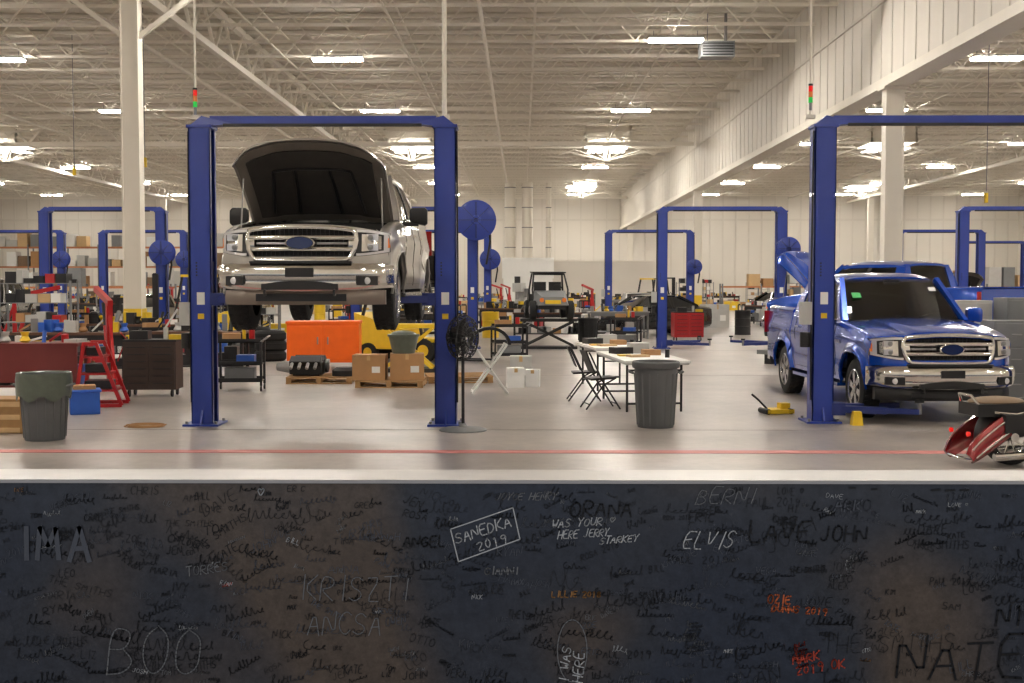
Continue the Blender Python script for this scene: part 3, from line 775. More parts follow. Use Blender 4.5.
# ---------- props
def trash_can(loc,r,h,m,liner=None,rz=0):
    b=MB()
    b.lathe((0,0,0),(0,0,1),[(r*.78,0),(r*.8,.01),(r*.95,h*.9),(r*1.03,h*.9),(r*1.06,h*.93),(r*1.06,h*.985),(r*1.02,h),(r*.95,h),(r*.93,h*.95),(r*.76,.03)],m,32,close=True)
    for k in range(16):
        t=2*math.pi*k/16; b.bar((r*.80*math.cos(t),r*.80*math.sin(t),.03),(r*.94*math.cos(t),r*.94*math.sin(t),h*.82),.02,m,.012)
    for s in(-1,1): b.tube([(s*r*1.0,-.08,h*.82),(s*r*1.18,-.06,h*.84),(s*r*1.18,.06,h*.84),(s*r*1.0,.08,h*.82)],.015,m,6)
    if liner:
        P=[]
        for j in range(5):
            row=[]
            for k in range(33):
                t=2*math.pi*k/32; rr=r*(1.0,1.09,1.11,1.09,1.07)[j]*(1+.02*math.sin(k*2.7+j)); row.append((rr*math.cos(t),rr*math.sin(t),h*(1.0,1.02,.92,.80,.66+.04*math.sin(k*1.3))[j] if j<4 else h*(.64+.05*math.sin(k*1.3))))
            row[-1]=row[0]; P.append(row)
        b.grid(P,liner)
        b.lathe((0,0,h*.85),(0,0,1),[(.02,0),(r*.95,.02),(r,.12)],liner,24,close=False)
    return b.obj('trash_can',loc,rz,recalc=True)
trash_can((-5.65,14.1,0),.285,.78,bingrey,bag)
trash_can((1.72,15.4,0),.29,.85,bingrey,None)
trash_can((1.9,34.5,0),.3,.85,black,None)

def folding_table(loc,w,l,rz=0,items=True):
    b=MB(); b.b2(-w/2,w/2,-l/2,l/2,.715,.75,paper)
    b.b2(-w/2+.02,w/2-.02,-l/2+.02,l/2-.02,.69,.715,lgrey)
    for q in(-1,1):
        y=q*(l/2-.25)
        for s in(-1,1): b.cyl((s*(w/2-.08),y,0),(s*(w/2-.08),y,.7),.018,black,n=8)
        b.cyl((-w/2+.08,y,.12),(w/2-.08,y,.12),.016,black,n=8); b.cyl((-w/2+.08,y,.6),(w/2-.08,y,.6),.012,black,n=8)
        b.cyl((0,y,.6),(0,y-q*.4,.7),.01,black,n=6)
    if items:
        b.box((-.1,-.3,.765),(.3,.22,.03),card2,rz=.2); b.box((.2,.2,.79),(.25,.3,.08),card); b.box((-.2,.55,.80),(.3,.25,.1),dark,rz=.3)
        b.cyl((.3,-.5,.75),(.3,-.5,.87),.035,black); b.box((.1,.7,.83),(.3,.3,.16),lgrey); b.box((-.25,-.05,.76),(.2,.25,.02),yellow)
    return b.obj('folding_table',loc,rz)
folding_table((1.80,18.2,0),.95,2.5,.10)
folding_table((1.55,21.3,0),.85,2.0,.12)
def folding_chair(loc,rz,m=black):
    b=MB()
    for s in(-1,1):
        x=s*.21
        b.tube([(x,-.25,0),(x,.02,.42),(x,.2,.8),(x*.9,.22,.84)],.014,m,6); b.tube([(x*.9,.26,0),(x*.9,.0,.36),(x*.9,-.17,.45)],.014,m,6)
    b.box((0,0,.45),(.4,.38,.03),m,rx=-.05); b.box((0,.2,.70),(.4,.02,.34),m,rx=-.4)
    b.cyl((-.21,-.2,.08),(.21,-.2,.08),.01,m,n=6); b.cyl((-.19,.22,.08),(.19,.22,.08),.01,m,n=6)
    return b.obj('folding_chair',loc,rz,bevel=.004)
folding_chair((1.16,17.7,0),1.75); folding_chair((.98,18.9,0),1.6)

# pedestal fan
b=MB()
b.lathe((0,0,0),(0,0,1),[(.3,0),(.3,.015),(.26,.03),(.06,.05),(.03,.09)],grey,28); b.cyl((0,0,.05),(0,0,1.05),.02,dark)
b.cyl((0,0,1.0),(0,0,1.2),.03,black); c=Vector((0,0,1.17))
b0=len(b.v)
b.cyl((0,.02,0),(0,.2,0),.09,black)
for k in range(5):
    rr=(.06,.13,.2,.26,.29)[k]; yy=(-.12,-.115,-.1,-.07,-.0)[k]
    for sg2 in(1,-1):
        b.tube([(rr*math.cos(t*math.pi/12),yy*sg2,rr*math.sin(t*math.pi/12)) for t in range(24)],.007,black,5,closed=True)
for k in range(28):
    t=2*math.pi*k/28
    for s in(1,-1): b.tube([(rr*math.cos(t),yy*s,rr*math.sin(t)) for rr,yy in ((.05,-.12),(.13,-.115),(.2,-.1),(.26,-.07),(.29,0))],.005,black,4)
for k in range(4):
    t=k*math.pi/2
    b.slab([[(.04*math.cos(t),-.03,.04*math.sin(t)),(.04*math.cos(t+.9),.03,.04*math.sin(t+.9))],[(.25*math.cos(t),-.04,.25*math.sin(t)),(.25*math.cos(t+1.2),.04,.25*math.sin(t+1.2))]],[[(.04*math.cos(t),-.035,.04*math.sin(t)),(.04*math.cos(t+.9),.025,.04*math.sin(t+.9))],[(.25*math.cos(t),-.045,.25*math.sin(t)),(.25*math.cos(t+1.2),.035,.25*math.sin(t+1.2))]],black)
b.xform(b0,Matrix.Translation(c)@Matrix.Rotation(1.05,4,'Z'))
b.obj('pedestal_fan',(-.74,15.0,0))

# folding stand with curved fender panel on top
b=MB()
for y in(-.22,.22):
    b.cyl((-.30,y,0),(.28,y,.82),.018,paper,n=8); b.cyl((.30,y,0),(-.28,y,.82),.018,paper,n=8)
for x in(-.29,.29): b.cyl((x,-.22,.03),(x,.22,.03),.014,paper,n=8)
for x in(-.27,.27): b.cyl((x,-.26,.82),(x,.26,.82),.018,paper,n=8)
b.cyl((0,-.24,.42),(0,.24,.42),.015,steel,n=8)
A=[];B=[]
for k in range(13):
    t=math.pi*(k/12); ra=[];rb=[]
    for q in(-.12,-.04,.04,.12):
        ra.append((-.36*math.cos(t),q,.82+.30*math.sin(t)-.05*abs(q))); rb.append((-.31*math.cos(t),q,.82+.25*math.sin(t)-.05*abs(q)))
    A.append(ra);B.append(rb)
b.slab(A,B,black)
b.obj('folding_work_stand',(-.55,20.2,0),.1)

def cbox(loc,s,rz=0,m=card,name='cardboard_box'):
    b=MB(); w,d,h=s
    b.b2(-w/2,w/2,-d/2,d/2,0,h,m); b.b2(-.03,.03,-d/2-.002,d/2+.002,h*.8,h+.002,tape)
    b.b2(-w*.5,-.004,-d/2,d/2,h,h+.006,m); b.b2(.004,w*.5,-d/2,d/2,h,h+.006,m); b.b2(w*.1,w*.35,-d/2-.002,-d/2,h*.3,h*.55,paper)
    return b.obj(name,loc,rz)
def pallet(loc,rz=0):
    b=MB()
    for k in range(6): b.b2(-.6,.6,-.5+k*.184,-.5+k*.184+.10,.105,.125,wood)
    for x in (-.55,0,.55): b.b2(x-.045,x+.045,-.5,.52,.02,.105,wood)
    for k in (-.5,0,.42): b.b2(-.6,.6,k,k+.1,0,.02,wood)
    return b.obj('wooden_pallet',loc,rz)
pallet((-2.35,21.6,0)); cbox((-2.72,21.45,.127),(.58,.5,.44)); cbox((-2.06,21.45,.127),(.6,.5,.46),.1)
b=MB()
b.lathe((0,0,0),(0,0,1),[(.2,0),(.27,.3),(.29,.3),(.29,.34),(.25,.34),(.19,.04)],bag,20); b.ell((0,0,.33),(.24,.22,.08),bag)
b.obj('bagged_bin',(-2.12,21.45,.595))
pallet((-3.75,22.4,0),.05)
pallet((-1.2,22.6,0),.15)
def engine(loc,rz=0):
    b=MB(); b.b2(-.25,.25,-.3,.3,.03,.26,dark)
    for s in(-1,1):
        b.box((s*.2,0,.27),(.18,.58,.12),dark,ry=s*.6)
        for k in range(4): b.cyl((s*.3,-.22+k*.15,.24),(s*.42,-.22+k*.15,.15),.03,steel)
    b.cyl((0,-.32,.15),(0,-.38,.15),.1,black); b.cyl((.1,-.32,.25),(.1,-.38,.25),.05,steel); b.box((0,0,.31),(.22,.45,.05),black); b.b2(-.2,.2,-.25,.25,0,.06,dark)
    b.cyl((0,.3,.15),(0,.6,.15),.13,steel,.07)
    return b.obj('truck_engine',loc,rz,bevel=.008)
engine((-4.0,22.4,.127),1.5); b=MB(); b.lathe((0,0,0),(0,0,1),[(.1,0),(.24,0),(.24,.1),(.16,.16),(.1,.16)],dark); b.obj('brake_drum',(-3.3,22.3,.127))
b=MB()
b.b2(-.78,.78,-.4,.4,.12,1.0,orange); b.b2(-.80,.80,-.42,.42,.96,1.02,orange)
for x in (-.39,.39): b.b2(x-.36,x+.36,-.415,-.40,.18,.92,orange); b.box((x+.28*(-1 if x>0 else 1),-.43,.6),(.03,.03,.16),steel)
for x in(-.7,.7):
    for y in(-.32,.32): b.lathe((x-.02,y,.06),(1,0,0),[(.06,0),(.06,.04)],black,14)
b.obj('storage_cabinet',(-4.35,26.4,0),.06,bevel=.015)
def shop_cart(loc,rz=0,m=dark,w=.75,d=.5,h=.85,junk=True):
    b=MB()
    for z in (.18,h*.55,h): b.b2(-w/2,w/2,-d/2,d/2,z-.02,z,m); b.b2(-w/2,w/2,-d/2,-d/2+.015,z-.02,z+.05,m); b.b2(-w/2,w/2,d/2-.015,d/2,z-.02,z+.05,m)
    for x in(-1,1):
        for y in(-1,1): b.b2(x*w/2-.02,x*w/2+.02,y*d/2-.02,y*d/2+.02,.1,h,m); b.lathe((x*w/2-.015,y*d/2,.05),(1,0,0),[(.05,0),(.05,.03)],black,12)
    b.tube([(w/2,-d/2,h),(w/2+.1,-d/2,h+.08),(w/2+.1,d/2,h+.08),(w/2,d/2,h)],.012,steel,6)
    if junk:
        b.box((-.15,0,h+.07),(.3,.3,.14),card,rz=.2); b.cyl((.2,0,h),(.2,0,h+.2),.05,red); b.box((0,0,.3),(.5,.35,.2),grey); b.box((.1,0,h*.55+.08),(.3,.3,.14),tblue)
        b.cyl((.05,.12,h),(.05,.12,h+.24),.03,yellow)
    return b.obj('shop_cart',loc,rz)
cart=shop_cart((-4.85,20.6,0),.1); dup(cart,(-7.9,26,0),.4); dup(cart,(2.9,33.5,0),-.3); dup(cart,(-.3,28.0,0),.2)
def tool_chest(loc,rz=0,m=red,w=1.1,h=1.0,name='tool_chest'):
    b=MB(); d=.5
    b.b2(-w/2,w/2,-d/2,d/2,.12,h,m); n=6
    for k in range(n):
        z0=.15+(h-.2)*k/n; z1=.15+(h-.2)*(k+1)/n-.015
        for s in(-1,1):
            b.b2(s*.01,s*(w/2-.02),-d/2-.012,-d/2,z0,z1,m); b.b2(s*.06,s*(w/2-.07),-d/2-.03,-d/2-.012,z1-.03,z1-.018,dark)
    b.b2(-w/2-.01,w/2+.01,-d/2-.01,d/2+.01,h,h+.03,black)
    for x in(-1,1):
        for y in(-1,1): b.lathe((x*(w/2-.08)-.015,y*.18,.06),(1,0,0),[(.06,0),(.06,.03)],black,12)
    b.box((-.2,0,h+.1),(.3,.25,.14),dark); b.cyl((.2,.05,h+.03),(.2,.05,h+.22),.04,lgrey); b.box((.38,0,h+.07),(.2,.2,.08),yellow)
    return b.obj(name,loc,rz)
tc1=tool_chest((5.3,38.5,0),.1,w=.95,h=.9); tc2=tool_chest((-6.05,19.6,0),.05,mat('chest_dark',(62,48,42),.5),.85,.9)
tc3=tool_chest((11.4,37,0),-.2,dark,.9,1.0)
def workbench(loc,rz=0,w=1.8,top=dwood,leg=dark,seed=1,d=.75,panel=None,tall=1.0):
    r=random.Random(seed); b=MB()
    b.b2(-w/2,w/2,-d/2,d/2,.86,.91,top)
    for x in(-1,1):
        for y in(-1,1): b.b2(x*(w/2-.06)-.03,x*(w/2-.06)+.03,y*(d/2-.06)-.03,y*(d/2-.06)+.03,0,.86,leg)
    b.b2(-w/2+.06,w/2-.06,-d/2+.06,d/2-.06,.22,.25,leg); b.b2(-w/2+.06,w/2-.06,-d/2+.03,-d/2+.05,.76,.86,leg)
    if panel: b.b2(-w/2+.02,w/2-.02,-d/2+.01,-d/2+.03,.3,.86,panel)
    ms=[red,dark,grey,card,lgrey,lgrey,dark,dark,black,paper,black,yellow,steel,tblue]
    n=int(w/.16)
    for k in range(n):
        x=-w/2+.15+k*(w-.3)/max(1,n-1); m=r.choice(ms); h=r.uniform(.05,.26)*tall; q=r.random()
        if q<.4: b.box((x,r.uniform(-.15,.2),.91+h/2),(r.uniform(.08,.24),r.uniform(.12,.3),h),m,rz=r.uniform(-.6,.6))
        elif q<.6: b.cyl((x,r.uniform(-.2,.2),.91),(x,0,.91+h),r.uniform(.03,.06),m)
        elif q<.8: b.bar((x-.1,r.uniform(-.2,.1),.93),(x+.12,r.uniform(-.1,.2),.91+h*1.3),.03,m)
        else: b.lathe((x,0,.91),(0,0,1),[(.05,0),(.09,.03),(.05,.10),(.07,.17)],m)
        if r.random()<.6: hh=r.uniform(.1,.4); b.box((x,0,.25+hh/2),(.25,.35,hh),r.choice(ms))
    return b.obj('workbench',loc,rz)
wb=[workbench((-8.1,18.9,0),.08,2.3,dred,dred,3,panel=dred),workbench((-8.6,23,0),0,2.2,dwood,dark,4),workbench((.8,38.4,0),0,2.2,dwood,dark,5),workbench((3.2,40,0),.1,2,steel,grey,6),workbench((-9,27.6,0),-.1,2.4,dwood,dark,8,tall=1.6),workbench((12.5,27,0),.1,2.2,lgrey,lgrey,9)]
workbench((-6.3,23.5,0),.05,1.8,dwood,dark,14,tall=1.6)
b=MB()
for y in(-.3,.3):
    b.bar((-.35,y,.03),(.35,y,.03),.05,red); b.bar((-.32,y,.03),(-.18,y,.95),.05,red); b.bar((.35,y,.03),(.0,y,.95),.05,red); b.bar((-.2,y,.95),(.02,y,.95),.05,red)
for z,x0,x1 in ((.25,-.28,.26),(.5,-.25,.17),(.75,-.21,.08)): b.b2(x0,x1,-.3,.3,z-.015,z+.015,red); b.box(((x0+x1)/2,0,z+.08),((x1-x0)*.7,.4,.12),dark)
b.obj('parts_rack',(-6.35,18.0,0),.15)
b=MB()
b.b2(-.2,.2,-.15,.15,0,.34,tblue); b.b2(-.22,.22,-.17,.17,.31,.35,tblue); b.box((0,0,.37),(.3,.22,.08),card)
b.obj('plastic_tote',(-6.2,16.9,0),.4,bevel=.01)
def hoist(loc,rz=0,m=red):
    b=MB()
    for s in(-1,1): b.bar((s*.2,.0,.12),(s*.42,-1.2,.10),.08,m); b.lathe((s*.42-.02,-1.15,.05),(1,0,0),[(.05,0),(.05,.04)],black); b.lathe((s*.4-.02,.2,.06),(1,0,0),[(.06,0),(.06,.04)],black)
    b.bar((-.42,.15,.13),(.42,.15,.13),.09,m); b.bar((0,.1,.12),(0,.1,1.5),.10,m); b.bar((0,.2,1.5),(0,-.95,1.75),.09,m,.1)
    b.bar((0,.5,.15),(0,.12,1.3),.05,m); b.cyl((0,.0,.65),(0,-.35,1.5),.035,black); b.cyl((0,.02,.55),(0,-.15,1.1),.05,m)
    b.tube([(0,-.92,1.72),(0,-.92,1.5),(0,-.88,1.44),(0,-.94,1.4)],.014,steel,6); b.tube([(-.1,.25,.5),(-.2,.45,.9),(-.1,.5,1.0)],.012,m,6)
    return b.obj('engine_hoist',loc,rz)
hs=hoist((-7.2,20.8,0),-2.6); dup(hs,(-12.2,29,0),2); dup(hs,(11,41,0),.6)
def forklift(loc,rz=0):
    b=MB()
    b.hexa([(-.5,.6,.3),(.5,.6,.3),(.5,1.9,.3),(-.5,1.9,.3),(-.5,.6,.75),(.5,.6,.75),(.48,1.95,1.15),(-.48,1.95,1.15)],yellow)
    b.b2(-.5,.5,-.1,.65,.25,.55,yellow); b.b2(-.48,.48,1.5,1.98,.25,.6,dark); b.box((0,.9,.95),(.45,.45,.14),black); b.box((0,1.15,1.2),(.45,.12,.45),black)
    for s in(-1,1):
        b.bar((s*.45,.15,.5),(s*.42,.45,2.05),.06,black); b.bar((s*.45,1.75,1.0),(s*.42,1.45,2.05),.06,black); b.bar((s*.42,.4,2.05),(s*.42,1.5,2.05),.07,yellow)
        b.b2(s*.3-.05,s*.3+.05,-.35,-.2,.05,2.1,dark); b.b2(s*.24-.05,s*.24+.05,-1.3,-.38,.05,.09,dark); b.b2(s*.24-.05,s*.24+.05,-.42,-.36,.05,.6,dark)
        for y,r in((.1,.28),(1.55,.22)): b.lathe((s*.38,y,r),(s,0,0),[(r*.5,0),(r,.0),(r,.18),(r*.5,.18),(.02,.16)],[rubber,rubber,rubber,yellow],20)
    for k in range(6): b.bar((-.42,.5+k*.18,2.06),(.42,.5+k*.18,2.06),.03,black)
    for z in(.15,.6,1.2,2.05): b.b2(-.35,.35,-.33,-.24,z,z+.07,dark)
    b.tube([(.16*math.cos(t*.6),.45+.05*math.sin(t*.6),1.0+.14*math.sin(t*.6)) for t in range(11)],.015,black,6)
    return b.obj('forklift',loc,rz)
fk=forklift((-2.0,28.2,0),1.2); dup(fk,(-9.9,33.3,0),-1.3); dup(fk,(6.9,58,0),.5)
b=MB()
b.b2(-.28,.28,-.25,.25,.0,.42,wood)
for z in (.04,.2,.36): b.b2(-.29,.29,-.262,-.25,z-.03,z+.03,card2)
for x in(-.26,.26): b.b2(x-.03,x+.03,-.272,-.262,0,.42,wood)
b.obj('wooden_crate',(-6.4,14.9,0))
cbox((-.12,21.3,0),(.3,.3,.34),.1,paper,'white_box'); cbox((.20,21.45,0),(.24,.28,.30),-.1,paper,'white_box'); cbox((-.02,22.2,0),(.4,.3,.5),0,lgrey,'white_box')
b=MB(); b.box((0,0,.04),(.4,.3,.06),yellow); b.box((.1,0,.1),(.14,.14,.1),yellow); b.tube([(-.15,0,.07),(-.28,0,.2),(-.38,0,.28)],.015,dark)
for s in(-1,1): b.lathe((s*.17-.015,-.15,.04),(0,1,0),[(.04,0),(.04,.3)],black)
b.obj('floor_jack',(3.62,17.0,0),.2)
b=MB(); b.hexa([(-.07,-.07,0),(.07,-.07,0),(.07,.07,0),(-.07,.07,0),(-.05,-.05,.18),(.05,-.05,.18),(.05,.05,.18),(-.05,.05,.18)],yellow); b.obj('wheel_chock',(4.36,15.6,0))
b=MB()
P=[( .24*math.cos(t*.4)*(1+.1*math.sin(t)), .17*math.sin(t*.4)+.01*t*.2, .012+.004*(t//16)) for t in range(64)]
b.tube(P,.006,card,5)
b.obj('extension_cord',(-4.85,15.3,0))
def tire_stack(loc,n=3):
    b=MB()
    for k in range(n): b.lathe((0.02*(k%2),0,k*.24),(0,0,1),[(.2,.0),(.33,.0),(.38,.05),(.38,.18),(.33,.235),(.2,.235),(.19,.12)],rubber,28)
    return b.obj('tire_stack',loc)
ts=tire_stack((-6.0,28.5,0),3); dup(ts,(-6.9,31,0)); dup(ts,(11.5,34,0)); dup(ts,(8.3,33.0,0))
def jacktable(loc,m=yellow,w=1.3,h=.8,rz=0):
    b=MB(); b.b2(-w/2,w/2,-.3,.3,0,.08,dark); b.b2(-w/2,w/2,-.3,.3,h-.08,h,m)
    for y in(-.25,.25): b.bar((-w/2+.1,y,.08),(w/2-.1,y,h-.08),.06,m); b.bar((w/2-.1,y,.08),(-w/2+.1,y,h-.08),.06,m)
    return b.obj('scissor_lift_table',loc,rz)
jacktable((-2.35,25.0,0),yellow,1.2,1.0)
jacktable((.75,33.8,0),black,1.6,.85)
# UTV
b=MB()
for y in(-.75,.75):
    for s in(-1,1):
        b.lathe((s*.48,y,.3),(s,0,0),[(.12,0),(.24,0),(.30,.04),(.30,.2),(.24,.24),(.1,.22)],rubber,24)
        b.lathe((s*.48,y,.3),(s,0,0),[(.15,.22),(.08,.25)],steel,12)
b.b2(-.45,.45,-1.0,1.0,.32,.5,black); b.hexa([(-.5,-1.15,.45),(.5,-1.15,.45),(.6,-.4,.5),(-.6,-.4,.5),(-.35,-1.1,.72),(.35,-1.1,.72),(.5,-.35,.92),(-.5,-.35,.92)],grey)
b.b2(-.6,.6,.5,1.15,.55,.8,dark)
for s in(-1,1):
    b.tube([(s*.55,-.45,.5),(s*.58,-.4,.95),(s*.5,-.05,1.45),(s*.5,.5,1.48),(s*.56,.75,.95),(s*.55,.8,.5)],.03,black,8)
    b.box((s*.25,.15,.68),(.4,.42,.14),seatg); b.box((s*.25,.38,.95),(.4,.12,.5),black); b.lathe((s*.36,-1.13,.62),(0,-1,0),[(.07,0),(.07,.03)],amber)
b.box((0,-1.16,.56),(.5,.03,.12),yellow)
b.slab([[(-.55,-.15,1.48),(-.55,.6,1.5)],[(.55,-.15,1.48),(.55,.6,1.5)]],[[(-.55,-.15,1.52),(-.55,.6,1.54)],[(.55,-.15,1.52),(.55,.6,1.54)]],black)
b.tube([(-.5,-.05,1.45),(.5,-.05,1.45)],.03,black); b.tube([(-.5,.5,1.48),(.5,.5,1.48)],.03,black); b.tube([(.25+.15*math.cos(t*.6),-.2,.98+.15*math.sin(t*.6)) for t in range(10)],.012,black)
ut=b.obj('utility_vehicle',(.75,33.8,.85),.1); ut.scale=(.86,.86,.86)
def car(name,paint,loc,rz=0):
    b=MB(); W=.9
    st=[(0,.55,.35,.62),(.1,.78,.25,.70),(.5,.86,.22,.80),(1.4,.9,.22,.96),(2.3,.9,.22,1.0),(3.3,.9,.22,1.02),(4.1,.87,.24,1.03),(4.5,.8,.3,.98),(4.6,.65,.4,.85)]
    G=[]
    for y,w,zb,zt in st:
        half=[(0,zb),(w*.8,zb),(w*.97,zb+.1),(w,(zb+zt)/2),(w*.95,zt-.06),(w*.8,zt),(0,zt+.03)]
        ring=half+[(-x,z) for x,z in half[-2:0:-1]]+[half[0]]
        G.append([(x,y,z) for x,z in ring])
    b.grid(G,paint); 
    for i in (0,-1): k=len(b.v); b.v+= [tuple(p) for p in G[i][:-1]]; b.face(list(range(k,k+len(G[i])-1)),paint)
    gs=[(1.35,.72,.97),(2.0,.66,1.38),(2.5,.64,1.42),(3.2,.64,1.40),(4.0,.70,1.03)]
    A=[[(-.8,y,.98),(-w,y,z-.04 if z>1.1 else z),(-w*.8,y,z),(w*.8,y,z),(w,y,z-.04 if z>1.1 else z),(.8,y,.98)] for y,w,z in gs]
    b.grid(A,sglass)
    b.grid([[(-.62,y,z+.008),(0,y,z+.03),(.62,y,z+.008)] for y,w,z in gs[1:4]],paint)
    for s in(-1,1):
        b.bar((s*.66,2.0,1.38),(s*.76,1.4,1.0),.05,paint); b.bar((s*.69,2.7,1.41),(s*.82,2.7,1.0),.06,paint); b.bar((s*.66,3.2,1.4),(s*.74,3.95,1.04),.07,paint)
        b.ell((s*.95,1.75,1.0),(.1,.07,.08),paint); b.box((s*.68,.06,.66),(.26,.12,.11),lens)
        for y in(.85,3.7): b.lathe((s*.68,y,.32),(s,0,0),[(.18,.2),(.27,.0),(.32,.03),(.32,.2),(.27,.24),(.2,.235),(.18,.2),(.05,.2)],[rubber]*5+[chrome]*2,24)
    b.box((0,-.01,.5),(.9,.08,.16),black)
    return b.obj(name,loc,rz)
c1=car('sedan_car',wpaint,(5.15,49.5,0),.0); c2=car('sedan_car',bpaint,(2.3,42,0),-1.2); dup(c1,(-20,41,0),.2); dup(c2,(14,56,0),.5); dup(c1,(24,44,0),.1)
c3=car('sedan_car',mat('tan_car_paint',(150,140,120),.3,.3,0,coat=1),(-12.9,42.5,0),.4)
def rack(loc,n=4,levels=3,rz=0,seed=1,full=.85):
    r=random.Random(seed); b=MB(); bw=2.7
    for k in range(n+1):
        for y in(0,1.0): b.b2(k*bw-.05,k*bw+.05,y-.04,y+.04,0,levels*1.5+.3,grey)
        for z in range(levels): b.bar((k*bw,0,z*1.5+.2),(k*bw,1,z*1.5+1.2),.04,grey)
    ms=[card,card2,card2,lgrey,lgrey,tan,grey,paper]
    for z in range(levels+1):
        zz=.12+z*1.5
        for k in range(n):
            if z>0:
                for y in(0,1.0): b.b2(k*bw+.05,k*bw+bw-.05,y-.03,y+.03,zz-.1,zz,beam)
                b.b2(k*bw+.05,k*bw+bw-.05,0,1,zz,zz+.02,wood)
            for j in range(3):
                if r.random()<full*(.6 if z==levels else 1):
                    h=r.uniform(.4,1.15); w=r.uniform(.6,.82); m=r.choice(ms); b.b2(k*bw+.15+j*.85,k*bw+.15+j*.85+w,.08,.95,zz+.02,zz+.02+h,m)
    return b.obj('pallet_rack',loc,rz)
rack((-46,92,0),9,3,0,2); rack((-40,72,0),7,1,0,3,.6); rack((14,84,0),7,1,0,4,.7); rack((27,70,0),5,1,0,5,.6)
# white partition + ducts
b=MB(); b.b2(-3.5,10,92,92.2,0,3.5,wm); b.b2(-3.5,10,91.96,92.24,3.5,3.56,white); b.obj('wall_partition')
b=MB()
for x in(-.9,.4,2.0):
    b.cyl((x,91,3.7),(x,91,9.4),.4 if x<1 else .2,white,n=16)
    for z in(4.5,6,7.5,9): b.lathe((x,91,z),(0,0,1),[(.43 if x<1 else .22,0),(.43 if x<1 else .22,.06)],grey,16)
b.b2(-1.5,2.4,90.4,91.6,2.2,3.75,paper); b.b2(-1.4,2.3,90.5,91.5,0,2.2,paper)
b.obj('exhaust_ducts')
def cab(loc,w,h,m,rz=0,name='filing_cabinet'):
    b=MB(); b.b2(-w/2,w/2,-.3,.3,.0,h,m); n=max(2,int(h/.33))
    for k in range(n):
        z0=.04+(h-.06)*k/n; z1=.04+(h-.06)*(k+1)/n-.02; b.b2(-w/2+.02,w/2-.02,-.315,-.3,z0,z1,m); b.b2(-.08,.08,-.335,-.315,(z0+z1)/2,(z0+z1)/2+.02,steel)
    return b.obj(name,loc,rz,bevel=.006)
cab((7.85,19.4,0),.7,1.25,grey); cab((8.5,20.4,0),.8,1.6,grey); cab((8.7,19.2,0),.8,1.0,lgrey); cab((7.75,20.9,0),.6,1.55,lgrey)
def barrel(loc,m):
    b=MB(); b.lathe((0,0,0),(0,0,1),[(.28,0),(.29,.02),(.28,.04),(.28,.28),(.295,.3),(.28,.32),(.28,.56),(.295,.58),(.28,.6),(.28,.84),(.29,.86),(.28,.88),(.26,.86)],m,24); b.cyl((.12,.1,.86),(.12,.1,.9),.04,black)
    return b.obj('oil_drum',loc)
br=[barrel((-7.4,28.9,0),tblue),barrel((7.9,43,0),black),barrel((11.2,45,0),yellow)]
def shelf(loc,seed,rz=0,w=1.6,h=1.9):
    r=random.Random(seed); b=MB()
    for x in(-w/2,w/2):
        for y in(-.22,.22): b.b2(x-.02,x+.02,y-.02,y+.02,0,h,grey)
    ms=[red,grey,dark,card,card2,lgrey,paper,black,dark,grey,card,yellow,dark]
    for k in range(5):
        z=.1+k*(h-.15)/4; b.b2(-w/2,w/2,-.24,.24,z-.02,z,grey)
        x=-w/2+.12
        while x<w/2-.12:
            q=r.uniform(.12,.3); hh=r.uniform(.06,.3)
            if r.random()<.8: b.b2(x,x+q-.02,-.18,.18,z,z+hh,r.choice(ms))
            x+=q
    return b.obj('storage_shelf',loc,rz)
sh=[shelf((-10.9,27,0),1),shelf((-7.7,34,0),2,.1),shelf((9.0,38.4,0),3)]
def mill(loc,rz=0,m=lgrey):
    b=MB(); b.b2(-.4,.4,-.4,.5,0,.2,m); b.b2(-.22,.22,.1,.5,.2,1.7,m); b.b2(-.2,.2,-.45,.45,1.45,1.85,m); b.cyl((0,-.3,1.1),(0,-.3,1.5),.09,steel); b.cyl((0,-.3,1.85),(0,-.3,2.15),.14,dark)
    b.b2(-.6,.6,-.5,-.1,.85,.95,steel); b.b2(-.15,.15,-.4,.1,.45,.85,m); b.cyl((-.62,-.3,.9),(-.72,-.3,.9),.09,dark); b.cyl((.62,-.3,.9),(.72,-.3,.9),.09,dark); b.b2(.28,.5,-.1,.1,1.2,1.6,grey)
    return b.obj('milling_machine',loc,rz,bevel=.01)
ml=mill((10.8,31.8,0),.2); dup(ml,(13.8,30.5,0),-.3); dup(ml,(18.5,38,0),.1)

# scatter with spacing
placed=[]
big={'pickup_truck':3.4,'sedan_car':2.7,'two_post_lift':2.4,'steel_column':.9,'forklift':1.8}
for o in sc.collection.objects:
    n=o.name.split('.')[0]
    if n.startswith(('wall','ceiling','trim','roof','sprink','light','unit')) or n=='floor': continue
    if n in('pickup_truck','sedan_car'):
        c=Matrix.Rotation(o.rotation_euler.z,3,'Z')@Vector((0,2.7,0)); placed.append((o.location.x+c.x,o.location.y+c.y,big[n]))
    elif n=='pallet_rack':
        x0=o.location.x; L=max(v[0] for v in o.bound_box)
        k=0
        while k<L: placed.append((x0+k,o.location.y+.5,1.2)); k+=1.2
    else: placed.append((o.location.x,o.location.y,big.get(n,1.1)))
rr=random.Random(33)
protos=wb[2:5]+wb[2:5]+[tc1,tc3,ts,cart,cart,cart,hs,ml]+br[1:]+sh[:2]
def tryplace(o,x,y,r,rz,scale=None):
    for px,py,pr in placed:
        if math.hypot(x-px,y-py)<r+pr: return
    placed.append((x,y,r)); dup(o,(x,y,0),rz,scale)
